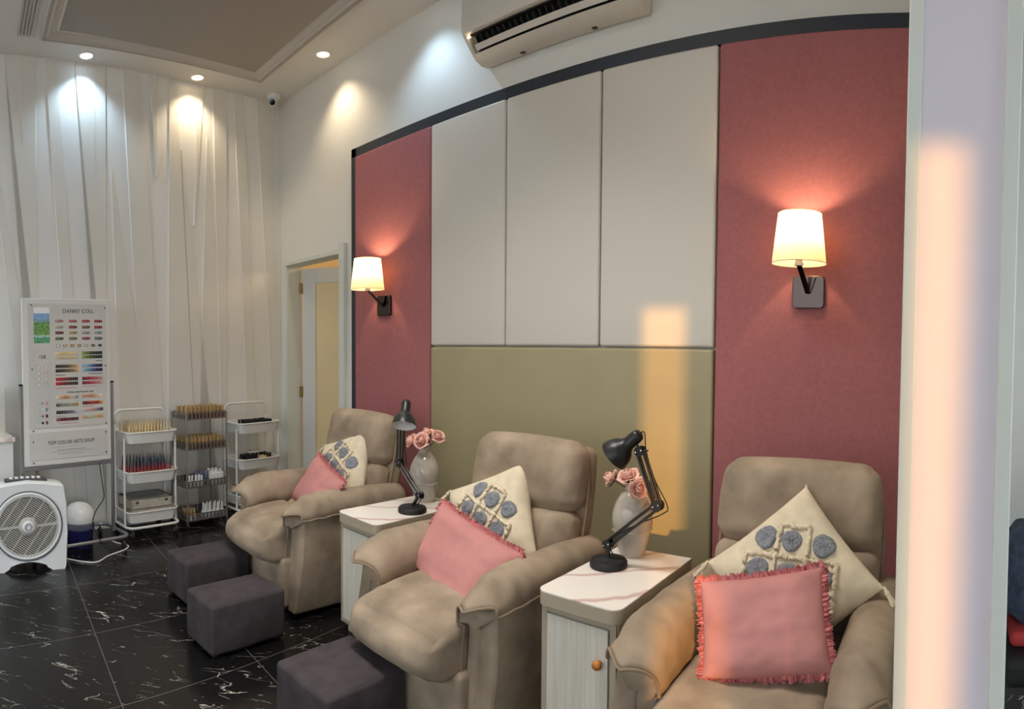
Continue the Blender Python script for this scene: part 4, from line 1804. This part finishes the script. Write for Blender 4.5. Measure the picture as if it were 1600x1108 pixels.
# stock on the second trolley
b = MB()
b.lathe([(.0105, 0), (.0115, .003), (.0115, .052), (.006, .057)], seg=10)
b.lathe([(.0085, .057), (.0095, .059), (.0095, .092), (0, .093)], seg=10, mi=0)
p = tag(b.build('black_capped_bottle', ['blackm', 'blackm'], smooth=True), 'small black bottle in the top tray behind the far recliner', 'bottle', 'black bottles in the top tray')
stock(TB, TR, 3, 11, -.105, .135, -.075, .02, .669, p, .003, rs=10)
b = MB()
b.lathe([(.0105, 0), (.0115, .003), (.0115, .060), (.006, .066)], seg=10, mi=1)
b.lathe([(.0085, .066), (.0095, .068), (.0095, .100), (0, .101)], seg=10, mi=0)
p = tag(b.build('black_capped_bottle', ['blackm', 'gold'], smooth=True), 'small gold bottle with black cap in the middle tray behind the far recliner', 'bottle', 'gold and black bottles in the middle tray')
stock(TB, TR, 3, 10, -.110, .120, -.085, -.01,   .389, p, .005, skip=lambda r, c: (c in (5, 6, 7) and r < 2), rs=11)
b = MB()
b.lathe([(.009, 0), (.0115, .004), (.0115, .078), (.006, .085), (0, .086)], seg=10)
p = tag(b.build('gold_pot', ['gold'], smooth=True), 'small slim gold pot among the black capped bottles in the middle tray', 'pot', 'gold pots in the middle tray')
stock(TB, TR, 2, 5, .015, .075, -.085, -.05, .389, p, .004, rs=12)
t = thing('round_tin', 'round grey tin at the back of the middle tray behind the far recliner', 'tin', frame_pt(TB, TR, .055, .050, .389), TR)
b = MB()
b.lathe([(.05, 0), (.052, .004), (.052, .085)], seg=24)
b.build('tin_body', 'rackm', t, smooth=True)
b = MB()
b.lathe([(.054, .085), (.054, .1), (.05, .103), (0, .103)], seg=24)
b.build('lid', 'bottlew', t, smooth=True)
t = thing('plastic_box', 'teal plastic box in the bottom tray behind the far recliner', 'box', frame_pt(TB, TR, -.08, -.02, .13), TR)
b = MB()
b.soft((0, 0, .045), (.075, .08, .045), .008, n=3)
b.build('tub', 'teal', t, smooth='all')
b = MB()
b.soft((0, 0, .094), (.078, .083, .006), .005, n=3)
b.build('lid', 'bottlew', t, smooth='all')
b = MB()
b.soft((0, 0, .012), (.075, .055, .012), .010, n=10, fn=lambda x, y, z, *q: (x, y, z + .012 * nz(x, y, 3, 18)))
o = b.build('folded_cloth', 'redtxt', smooth='all', loc=frame_pt(TB, TR, -.075, -.02, .231), rot=(0, 0, TR))
tag(o, 'red cloth lying on the teal box in the bottom tray', 'cloth')


# ================================================================== COLOUR CHART STAND
BA = Vector((-3.985, .335))
BB = Vector((-4.150, .950))
BZ = math.atan2(BB.y - BA.y, BB.x - BA.x)
BC = (BA + BB) / 2
BW = (BB - BA).length
B0, B1 = .575, 1.665
t = thing('colour_chart', 'white nail colour chart board on a grey metal stand by the relief wall', 'display board', (BC.x, BC.y, 0), BZ)
b = MB()
b.soft((0, 0, (B0 + B1) / 2), (BW / 2, .009, (B1 - B0) / 2), .006, n=10)
bd = b.build('board', 'board', t, smooth='all')
def bu(u):
    return -BW / 2 + u * BW
def bv(v):
    return B1 - v * (B1 - B0)
b = MB()
b.bb(bu(.06), bu(.95), -.013, -.0095, bv(.775), bv(.03))
b.bb(bu(.06), bu(.95), -.013, -.0095, bv(.965), bv(.80))
b.build('acrylic_sheet', 'acrylic', t, bev=.001)
FY = -.0135
def quad(b, u0, u1, v0, v1, col, y=FY):
    x0, x1, z0, z1 = bu(u0), bu(u1), bv(v1), bv(v0)
    b.add([(x0, y, z0), (x1, y, z0), (x1, y, z1), (x0, y, z1)], [(0, 1, 2, 3)], 0, col)
def nail(b, uc, vc, col, w=.0155, h=.0185, y=FY):
    """one moulded nail tip: a domed rounded plate"""
    cx, cz = bu(uc), bv(vc)
    hx, hz = w * BW / 2 * .95, h * (B1 - B0) / 2
    ring = rrect(-hx, hx, -hz, hz, hx * .75, 3)
    n = len(ring)
    vs = [(cx + x, y, cz + z) for x, z in ring] + [(cx + x * .6, y - .0035, cz + z * .7) for x, z in ring]
    fs = [(i, (i + 1) % n, n + (i + 1) % n, n + i) for i in range(n)] + [tuple(range(n, 2 * n))]
    b.add(vs, fs, 0, col)
def mixc(stops, q):
    q = q * (len(stops) - 1)
    i = min(int(q), len(stops) - 2)
    f = q - i
    return tuple(stops[i][k] * (1 - f) + stops[i + 1][k] * f for k in range(3))
def cx_(X):
    return (X - 80) / 1035
def cv1(Y):
    return (Y - 50) / 1990
def cv2(Y):
    return (Y + 1034.6 - 50) / 1990
# picture print: white band, hazy hills, green trees
b = MB()
R_ = random.Random(9)
u0, u1, v0, v1 = .126, .300, .053, .266
quad(b, u0, u1, v0, v0 + .036, (244, 246, 248))
GX, GY = 14, 30
for i in range(GX):
    for j in range(GY):
        q = j / GY
        if q < .18:
            c = mixc([(150, 190, 220), (110, 160, 214)], R_.random())
        elif q < .30:
            c = mixc([(140, 180, 216), (110, 150, 130)], R_.random())
        elif q < .72:
            c = mixc([(60, 110, 56), (150, 190, 110), (88, 140, 80)], R_.random())
        elif q < .80:
            c = mixc([(190, 220, 226), (140, 190, 160)], R_.random())
        else:
            c = mixc([(50, 110, 70), (120, 190, 160), (90, 170, 110)], R_.random())
        quad(b, u0 + (u1 - u0) * i / GX, u0 + (u1 - u0) * (i + 1) / GX, v0 + .036 + (v1 - v0 - .036) * j / GY, v0 + .036 + (v1 - v0 - .036) * (j + 1) / GY, c)
b.build('landscape_picture', 'vcol', t)['label'] = 'small green landscape picture'
# small swatch clusters, four by four
CL = [[(196, 150, 148), (190, 110, 110), (186, 80, 86), (170, 60, 70)], [(200, 190, 176), (140, 80, 76), (150, 104, 84), (160, 60, 56)],
      [(130, 60, 66), (190, 170, 110), (176, 176, 152), (150, 178, 182)], [(106, 118, 80), (140, 128, 84), (150, 84, 76), (110, 116, 114)]]
for r, Y in enumerate((318, 390, 458, 528)):
    for c, X in enumerate((450, 610, 765, 915)):
        b = MB()
        col = CL[r][c]
        for k in range(3):
            nail(b, cx_(X + 16 + k * 25), cv1(Y), tuple(v * (1 - .08 * k) for v in col), .024, .019)
        ctr = (bu(cx_(X + 88)), bv(cv1(Y)))
        b.lathe([(.0088, 0), (.0088, .0006), (0, .0008)], (ctr[0], FY, ctr[1]), 12, Matrix.Rotation(radians(90), 3, 'X'), col=tuple(v * .85 for v in col))
        b.build('swatch_cluster', 'vcol', t, smooth=True)
for k, col in enumerate(((236, 236, 232), (226, 206, 168), (214, 180, 120), (206, 168, 110), (222, 216, 206), (120, 116, 118), (84, 82, 84))):
    X = 485 + k * 83.3
    b = MB()
    quad(b, cx_(X - 22), cx_(X + 22), cv1(598), cv1(628), tuple(v * .5 for v in col), FY - .0002)
    quad(b, cx_(X - 14), cx_(X + 14), cv1(603), cv1(622), col, FY - .0006)
    b.build('square_sample', 'vcol', t)
rows = [(cv1(705), 0, [(226, 214, 180), (222, 200, 150), (214, 190, 150), (230, 208, 150), (210, 200, 180)]), (cv1(752), 0, [(222, 206, 172), (216, 190, 140), (216, 196, 160), (226, 204, 150), (206, 198, 180)]),
        (cv1(705), 1, [(150, 160, 80), (110, 130, 50), (60, 74, 40), (30, 40, 36), (22, 44, 36)]), (cv1(752), 1, [(150, 170, 90), (104, 130, 54), (70, 90, 44), (26, 60, 40), (20, 46, 38)]),
        (cv1(860), 0, [(40, 20, 24), (70, 44, 38), (90, 64, 50), (150, 116, 84), (226, 176, 60)]), (cv1(912), 0, [(44, 24, 26), (64, 46, 44), (104, 78, 60), (140, 110, 84), (220, 170, 60)]),
        (cv1(860), 1, [(160, 190, 200), (140, 176, 196), (70, 110, 160), (40, 52, 100), (24, 26, 52)]), (cv1(912), 1, [(160, 196, 206), (120, 160, 190), (70, 106, 160), (36, 48, 100), (22, 24, 48)]),
        (cv1(1015), 0, [(214, 30, 40), (170, 24, 36), (120, 26, 44), (70, 22, 34), (40, 16, 22)]), (cv1(1068), 0, [(220, 36, 40), (160, 24, 34), (100, 24, 40), (64, 20, 32), (36, 16, 22)]),
        (cv1(1015), 1, [(120, 36, 52), (150, 44, 60), (176, 70, 90), (196, 110, 120), (200, 150, 146)]), (cv1(1068), 1, [(110, 34, 52), (160, 50, 70), (190, 90, 106), (200, 120, 126), (206, 160, 156)]),
        (cv2(200), 0, [(236, 230, 214), (200, 150, 100), (196, 140, 90), (216, 206, 190), (150, 140, 140)]), (cv2(195), 1, [(206, 150, 116), (210, 160, 130), (200, 140, 104), (226, 200, 170), (236, 224, 200)]),
        (cv2(290), 0, [(60, 64, 54), (140, 150, 120), (130, 136, 130), (170, 160, 120), (170, 130, 60)]), (cv2(280), 1, [(96, 20, 30), (130, 26, 30), (190, 60, 40), (150, 40, 36), (236, 180, 40)]),
        (cv2(378), 0, [(20, 20, 24), (44, 46, 56), (80, 84, 98), (120, 122, 140), (200, 206, 220)]), (cv2(365), 1, [(220, 200, 196), (214, 176, 170), (206, 160, 150), (150, 130, 150), (56, 54, 78)]),
        (cv2(465), 0, [(160, 84, 100), (96, 30, 48), (110, 26, 44), (84, 20, 34), (70, 60, 72)]), (cv2(452), 1, [(240, 140, 100), (160, 200, 196), (200, 200, 90), (190, 180, 196), (226, 150, 110), (160, 190, 90)])]
for v, side, st in rows:
    b = MB()
    N_ = 12
    a0, a1 = (cx_(462), cx_(702)) if side == 0 else (cx_(772), cx_(1002))
    for k in range(N_):
        nail(b, a0 + (a1 - a0) * k / (N_ - 1), v, mixc(st, k / (N_ - 1)), .0205, .021)
    b.build('swatch_row', 'vcol', t, smooth=True)
# captions under the rows and framed boxes with sample icons
b = MB()
for Y, X0, X1_, col in ((805, 460, 700, (220, 214, 200)), (803, 925, 1012, (90, 90, 84)), (965, 455, 560, (80, 60, 66)), (958, 840, 1010, (80, 84, 130)), (1124, 455, 705, (200, 120, 130)), (1118, 770, 960, (220, 150, 154))):
    quad(b, cx_(X0), cx_(X1_), cv1(Y - 4), cv1(Y + 4), col)
for Y, X0, X1_, col in ((246, 690, 710, (90, 80, 80)), (430, 455, 570, (120, 116, 116)), (514, 480, 700, (190, 110, 116)), (325, 770, 900, (180, 110, 100)), (555, 480, 780, (190, 190, 188)),
                        (795, 390, 720, (170, 170, 172)), (830, 455, 785, (120, 122, 126)), (852, 380, 860, (150, 152, 156)), (880, 460, 780, (140, 142, 146))):
    quad(b, cx_(X0), cx_(X1_), cv2(Y - 3), cv2(Y + 3), col)
for (X0, X1_, Ya, Yb) in ((210, 385, cv1(680), cv1(1120)), (210, 385, cv2(190), cv2(550))):
    for (p0, p1, q0, q1) in ((X0, X1_, Ya, Ya + .0012), (X0, X1_, Yb, Yb + .0012), (X0, X0 + 2, Ya, Yb), (X1_, X1_ + 2, Ya, Yb)):
        quad(b, cx_(p0), cx_(p1), q0, q1, (176, 178, 180))
for Y in (868, 935, 1000, 1068):
    for X, col in ((260, (170, 160, 156)), (340, [(180, 160, 160), (170, 120, 124), (150, 146, 144), (110, 150, 168)][int((Y - 868) / 66)])):
        quad(b, cx_(X - 20), cx_(X + 20), cv1(Y - 14), cv1(Y + 14), col)
        quad(b, cx_(X - 13), cx_(X + 13), cv1(Y - 8), cv1(Y + 10), (236, 234, 230), FY - .0004)
for k, Y in enumerate((258, 335, 413, 492)):
    for X0 in (0, 1, 2):
        quad(b, cx_(244), cx_(275), cv2(Y - 14 + X0 * 12), cv2(Y - 11 + X0 * 12), (170, 172, 176))
    b2 = MB()
    b2.lathe([(.0085, 0), (.0085, .0008), (0, .001)], (bu(cx_(295)), FY, bv(cv2(Y))), 12, Matrix.Rotation(radians(90), 3, 'X'), col=[(150, 160, 160), (214, 220, 222), (120, 126, 130), (16, 16, 18)][k])
    b2.build('round_sample', 'vcol', t)
    b2 = MB()
    nail(b2, cx_(343), cv2(Y), [(206, 150, 150), (110, 140, 150), (84, 30, 44), (110, 60, 70)][k], .026, .021)
    b2.build('nail_sample', 'vcol', t)
b.build('printed_graphics', 'vcol', t)
# screws holding the acrylic
for X, Y in ((185, cv1(130)), (1050, cv1(155)), (185, cv1(885)), (1050, cv1(865)), (188, cv2(585)), (1048, cv2(545)), (185, cv2(712)), (1045, cv2(655)), (185, cv2(965)), (1045, cv2(905))):
    b = MB()
    b.lathe([(.0055, 0), (.0045, .003), (0, .0035)], (bu(cx_(X)), FY, bv(Y)), 10, Matrix.Rotation(radians(90), 3, 'X'))
    b.build('screw', 'darkgrey', t, smooth=True)
def lettering(txt, u, v, size, parent, mt='ink', sx=1):
    cu = bpy.data.curves.new('lettering', 'FONT')
    cu.body = txt
    cu.size = size
    cu.align_x = 'CENTER'
    cu.align_y = 'CENTER'
    cu.extrude = .0003
    cu.materials.append(MT[mt])
    o = bpy.data.objects.new('lettering', cu)
    COL.objects.link(o)
    o.parent = parent
    o.location = (bu(u), FY - .0006, bv(v))
    o.rotation_euler = (radians(90), 0, 0)
    o.scale = (sx, 1, 1)
    bpy.context.view_layer.update()
    me = bpy.data.meshes.new_from_object(o.evaluated_get(bpy.context.evaluated_depsgraph_get()))
    m2 = bpy.data.objects.new('lettering', me)
    COL.objects.link(m2)
    m2.parent = parent
    m2.location, m2.rotation_euler, m2.scale = o.location, o.rotation_euler, o.scale
    bpy.data.objects.remove(o)
    return m2
lettering('DANNY COLL', cx_(728), cv1(198), .036, t)
lettering('158', cx_(300), cv1(745), .034, t)
lettering('Fashion And Popular Nail', cx_(738), cv2(140), .019, t)
lettering('TOP COLOR ARTS SHOP', cx_(625), cv2(742), .0335, t, 'ink', .92)
# stand
for s in (-1, 1):
    b = MB()
    b.bb(s * (BW / 2 + .012) - .009, s * (BW / 2 + .012) + .009, -.012, .012, .075, 1.10)
    b.build('upright', 'alu', t, bev=.002)
    b = MB()
    b.bb(s * (BW / 2 + .012) - .0095, s * (BW / 2 + .012) + .0095, -.0125, .0125, 1.10, 1.112)
    b.build('cap', 'blackm', t)
b = MB()
b.bb(-BW / 2 - .005, BW / 2 + .005, -.011, .011, B0 - .028, B0 - .002)
b.build('bottom_rail', 'alu', t, bev=.002)
b = MB()
b.tube([(x, y, .078) for x, y in rrect(-BW / 2 - .045, BW / 2 + .045, -.17, .19, .06, 6)], .012, 12, True)
b.build('base_loop', 'alu', t, smooth='all')
for sx in (-1, 1):
    for y in (-.165, .185):
        c = (sx * (BW / 2), y, .026)
        b = MB()
        b.lathe([(.010, -.010), (.025, -.008), (.026, .008), (.010, .010)], c, 18, Matrix.Rotation(radians(90), 3, 'Y'))
        b.tube([(c[0], c[1], .03), (c[0], c[1], .075)], .006, 8)
        b.build('caster', 'rubber', t, smooth=True)


# ================================================================== BOX FAN
FO = (-3.70, .325)
FZ = radians(90)
t = thing('box_fan', 'white box fan with round grille on the floor in front of the colour chart', 'fan', (FO[0] - .07, FO[1], 0), radians(93))
FW, FH, FD = .50, .545, .15
def fan_outline(n=96):
    pts = []
    hw, top, bot = FW / 2, FH, .0
    # ordered by angle round the grille centre
    poly = []
    poly += [(-hw * .93, .0), (-hw * .62, .0)] + [(-hw * .62 + hw * 1.24 * i / 10, .048 * sin(pi * i / 10) ** .8) for i in range(1, 10)] + [(hw * .62, 0), (hw * .93, 0)]
    poly += [(hw * .96, .02), (hw * 1.0, .22), (hw * .985, .40), (hw * .93, .485)] + arc(hw * .93 - .035, .485, .035, 0, 75, 4)[1:] + [(hw * .5, FH - .012), (0, FH), (-hw * .5, FH - .012)] + arc(-hw * .93 + .035, .485, .035, 105, 180, 4)[:-1] + [(-hw * .93, .485), (-hw * .985, .40), (-hw, .22), (-hw * .96, .02)]
    return poly
GC = (0, .275)
GR = .205
pl = fan_outline()
b = MB()
n = len(pl)
circ = []
for (x, z) in pl:
    a = math.atan2(z - GC[1], x - GC[0])
    circ.append((GC[0] + GR * cos(a), GC[1] + GR * sin(a)))
# refine outline so that the circle is round
def dens(p, k=3):
    out = []
    for i in range(len(p)):
        a, c = p[i], p[(i + 1) % len(p)]
        for j in range(k):
            out.append((a[0] + (c[0] - a[0]) * j / k, a[1] + (c[1] - a[1]) * j / k))
    return out
pl = dens(pl, 3)
n = len(pl)
circ = []
for (x, z) in pl:
    a = math.atan2(z - GC[1], x - GC[0])
    circ.append((GC[0] + GR * cos(a), GC[1] + GR * sin(a)))
def scl(p, k):
    return [(x * k, .27 + (z - .27) * k if z > .02 else z) for x, z in p]
ringsF = [(circ, -FD / 2 + .055), (circ, -FD / 2 - .002), (scl(pl, .955), -FD / 2 - .006), (scl(pl, .985), -FD / 2 + .008), (pl, -FD / 2 + .03), (pl, FD / 2 - .03), (scl(pl, .95), FD / 2)]
vs = [(x, y, z) for p, y in ringsF for x, z in p]
fs = []
for i in range(len(ringsF) - 1):
    for k in range(n):
        k2 = (k + 1) % n
        fs.append((i * n + k, i * n + k2, (i + 1) * n + k2, (i + 1) * n + k))
fs.append(tuple((len(ringsF) - 1) * n + k for k in range(n)))
fs.append(tuple(range(n)))
b.add(vs, fs)
b.build('casing', 'whitep', t, smooth=True)
rotf = Matrix.Rotation(radians(90), 3, 'X')
b = MB()
b.lathe([(.0, -.02), (GR - .004, -.02), (GR - .004, -.018), (0, -.018)], (GC[0], -FD / 2 + .03, GC[1]), 40, rotf)
b.build('inner_disc', 'darkgrey', t)
for k in range(5):
    b = MB()
    a = 2 * pi * k / 5 + .3
    vs = []
    for i in range(7):
        q = i / 6
        r = .035 + .14 * q
        for j, dd in enumerate((-.36, 0, .36)):
            an = a + dd * (.6 + .4 * q) + .35 * q
            vs.append((GC[0] + r * cos(an), -FD / 2 + .040 + .008 * dd / .36, GC[1] + r * sin(an)))
    fs = []
    for i in range(6):
        for j in range(2):
            fs.append((i * 3 + j, i * 3 + j + 1, (i + 1) * 3 + j + 1, (i + 1) * 3 + j))
    b.add(vs, fs)
    o = b.build('blade', 'darkgrey', t, smooth='all')
    m = o.modifiers.new('thick', 'SOLIDIFY')
    m.thickness = .002
b = MB()
for rr, w_ in ((GR + .004, .003), (GR - .022, .003)):
    b.tube([(GC[0] + rr * cos(a), -FD / 2 - .008, GC[1] + rr * sin(a)) for a in [2 * pi * i / 64 for i in range(64)]], w_, 8, True)
b.build('dark_ring', 'darkgrey', t, smooth='all')
b = MB()
b.lathe([(GR - .020, .002), (GR - .012, .010), (GR - .002, .006), (GR + .002, 0)], (GC[0], -FD / 2 - .004, GC[1]), 56, rotf, cap=False)
b.build('outer_ring', 'whitep', t, smooth='all')
b = MB()
rg = GR - .024
b.tube([(GC[0] + rg * cos(a), -FD / 2 - .006, GC[1] + rg * sin(a)) for a in [2 * pi * i / 56 for i in range(56)]], .006, 8, True)
da = radians(-35)
for i in range(-15, 16):
    d = i * rg / 15.6
    hl = sqrt(max(0, rg * rg - d * d))
    ca, sa = cos(da), sin(da)
    c = Vector((GC[0] - sa * d, -FD / 2 - .002, GC[1] + ca * d))
    q = Vector((ca, 0, sa)) * hl
    b.box(c, (2 * hl, .007, .0055), Matrix.Rotation(-da, 3, 'Y'))
for i in (-2.4, -1.4, 0, 1.4, 2.4):
    d = i * .055
    hl = sqrt(max(0, rg * rg - d * d))
    c = Vector((GC[0] + cos(da) * d, -FD / 2 - .006, GC[1] + sin(da) * d))
    b.box(c, (.006, .004, 2 * hl), Matrix.Rotation(-da, 3, 'Y'))
gr = b.build('grille', 'grille', t)
b = MB()
b.lathe([(.055, 0), (.055, .006), (.048, .010), (.036, .010)], (GC[0], -FD / 2 - .004, GC[1]), 28, rotf)
b.box((GC[0] - .12, -FD / 2 - .007, GC[1] - .006), (.13, .005, .014), Matrix.Rotation(radians(-4), 3, 'Y'))
b.box((GC[0] + .12, -FD / 2 - .007, GC[1] + .004), (.13, .005, .014), Matrix.Rotation(radians(-4), 3, 'Y'))
b.build('hub_plate', 'grille', t, smooth=True)
b = MB()
b.lathe([(.036, .004), (.036, .026), (.030, .032), (0, .033)], (GC[0], -FD / 2 - .004, GC[1]), 28, rotf)
kb = b.build('knob', 'whitep', t, smooth=True)
b = MB()
for i in range(12):
    a = 2 * pi * i / 12
    b.box((GC[0] + .019 * cos(a), -FD / 2 - .0375, GC[1] + .019 * sin(a)), (.011, .002, .004), Matrix.Rotation(-a, 3, 'Y'))
b.build('dial_mark', 'darkgrey', kb)
b = MB()
b.soft((0, -.005, FH - .003), (.13, .035, .010), .007, n=6, fn=lambda x, y, z, *q: (x, y, z - .25 * x * x))
b.build('control_strip', 'darkgrey', t, smooth='all')
for i in range(6):
    b = MB()
    b.soft((-.09 + i * .034, -.005, FH + .007 - .25 * (-.09 + i * .034) ** 2), (.011, .018, .008), .004, n=2, e=2)
    b.build('button', 'whitep', t, smooth='all')

# round appliance under the chart
t = thing('round_appliance', 'white domed appliance with dark blue base on the floor behind the fan', 'appliance', (-4.14, .72, 0))
b = MB()
b.lathe([(.085, 0), (.09, .006), (.095, .11), (.098, .118), (0, .12)], seg=32)
b.build('base', 'blue', t, smooth=True)
b = MB()
b.lathe([(.098, .118), (.106, .13), (.106, .165), (.10, .17)], seg=32, cap=False)
b.build('clear_band', 'clearblue', t, smooth=True)
b = MB()
b.lathe([(.108, .166), (.111, .180), (.106, .215), (.09, .250), (.062, .278), (.03, .290), (0, .293)], seg=36)
b.build('dome', 'whitep', t, smooth=True)

# cables
def cable(pts, r, m, label):
    b = MB()
    pts = [Vector(p) for p in pts]
    out = []
    for i in range(len(pts) - 1):
        p0, p1, p2, p3 = pts[max(0, i - 1)], pts[i], pts[i + 1], pts[min(len(pts) - 1, i + 2)]
        for k in range(8):
            s = k / 8
            out.append(.5 * ((2 * p1) + (-p0 + p2) * s + (2 * p0 - 5 * p1 + 4 * p2 - p3) * s * s + (-p0 + 3 * p1 - 3 * p2 + p3) * s ** 3))
    out.append(pts[-1])
    b.tube(out, r, 8)
    tag(b.build('power_cable', m, smooth=True), label, 'cable')


cable([(-4.115, .86, .56), (-4.10, .865, .50), (-4.06, .87, .40), (-4.02, .865, .335), (-3.95, .80, .28), (-3.90, .765, .21), (-3.90, .80, .12), (-3.92, .84, .05), (-3.95, .90, .004)], .0035, 'cable', 'black cable hanging from the colour chart behind the fan')
cable([(-3.90, .55, .005), (-3.80, .66, .005), (-3.76, .76, .005), (-3.86, .86, .005), (-3.94, .98, .005), (-4.02, 1.03, .005), (-4.10, .97, .006), (-4.14, .93, .02)], .0045, 'cablew', 'white cable lying on the black floor behind the fan')

# ledge with a swatch card at the edge of view
t = thing('display_counter', 'pale marble counter against the relief wall beyond the fan', 'counter', (-4.10, -.22, 0), radians(98))
b = MB()
b.bb(-.55, .48, -.13, .12, 0, .735)
b.build('counter_body', 'board', t, bev=.004)
b = MB()
b.bb(-.56, .49, -.15, .13, .735, .765)
b.build('worktop', 'marble', t, bev=.004)
b = MB()
b.bb(-.55, .48, .125, .135, .765, 1.07)
b.build('back_panel', 'strip', t, bev=.002)
t = thing('swatch_card', 'white rounded swatch card with black dots standing on the marble counter', 'card', (-4.075, .01, .767), radians(98))
b = MB()
cpl = rrect(-.10, .10, 0, .30, .03, 5)
b.prism([(x, z) for x, z in cpl], -.003, .003, 'y')
b.build('card', 'whitep', t)
for i in range(4):
    for k, z in enumerate((.26, .22, .18, .11, .07)):
        b = MB()
        b.lathe([(.011, 0), (.009, .004), (0, .005)], (.075 - i * .045, -.003, z), 12, rotf)
        b.build('nail_sample', 'ink' if k < 3 else ('greyink' if k == 3 else 'leaf'), t)
t = thing('small_box', 'small white and brown box on the counter in front of the swatch card', 'box', (-4.01, .03, .765), radians(98))
b = MB()
b.bb(-.06, .035, -.03, .03, 0, .03)
b.build('box_body', 'whitep', t, bev=.002)
b = MB()
b.bb(-.055, .02, -.025, .025, .03, .042)
b.build('lid', 'knob', t, bev=.002)['label'] = 'brown lid'

# chair and jacket glimpsed beyond the partition
t = thing('office_chair', 'black chair beyond the white partition, jacket over it', 'chair', (.40, 1.90, 0), radians(-90))
b = MB()
b.soft((0, 0, .46), (.23, .23, .045), .03, n=5, puff=(0, 0, .01))
b.build('seat', 'blackm', t, smooth='all')
b = MB()
b.soft((0, .22, .78), (.22, .035, .22), .03, n=5)
b.build('backrest', 'blackm', t, smooth='all')
b = MB()
b.tube([(0, 0, .05), (0, 0, .42)], .025, 12)
b.build('column', 'black', t, smooth=True)
for k in range(5):
    a = 2 * pi * k / 5 + .3
    b = MB()
    b.tube([(0, 0, .09), (.26 * cos(a), .26 * sin(a), .06)], [.022, .014], 8)
    b.lathe([(.026, -.012), (.026, .012)], (.26 * cos(a), .26 * sin(a), .026), 12, rotf)
    b.build('leg', 'black', t, smooth=True)
for s in (-1, 1):
    b = MB()
    b.tube([(s * .22, .05, .46), (s * .26, .05, .5), (s * .26, .05, .64), (s * .26, -.12, .66)], .016, 8)
    b.build('armrest', 'black', t, smooth=True)
b = MB()
b.soft((0, 0, .0), (.14, .12, .13), .06, n=16, puff=(.02, .02, .02), fn=lambda x, y, z, *q: (x + .02 * nz(x, y, z, 14), y + .02 * nz(y, z, x, 14), z + .018 * nz(z * 2, x, y, 14)))
o = b.build('denim_jacket', 'denim', smooth='all', loc=(.33, 1.88, .680))
tag(o, 'crumpled blue denim jacket on the black chair beyond the partition', 'jacket')
b = MB()
b.soft((0, 0, 0), (.15, .15, .022), .018, n=8, fn=lambda x, y, z, *q: (x, y, z + .006 * nz(x, y, z, 14)))
o = b.build('red_scarf', 'redtxt', smooth='all', loc=(.35, 1.88, .528))
tag(o, 'red cloth under the denim jacket beyond the partition', 'cloth')
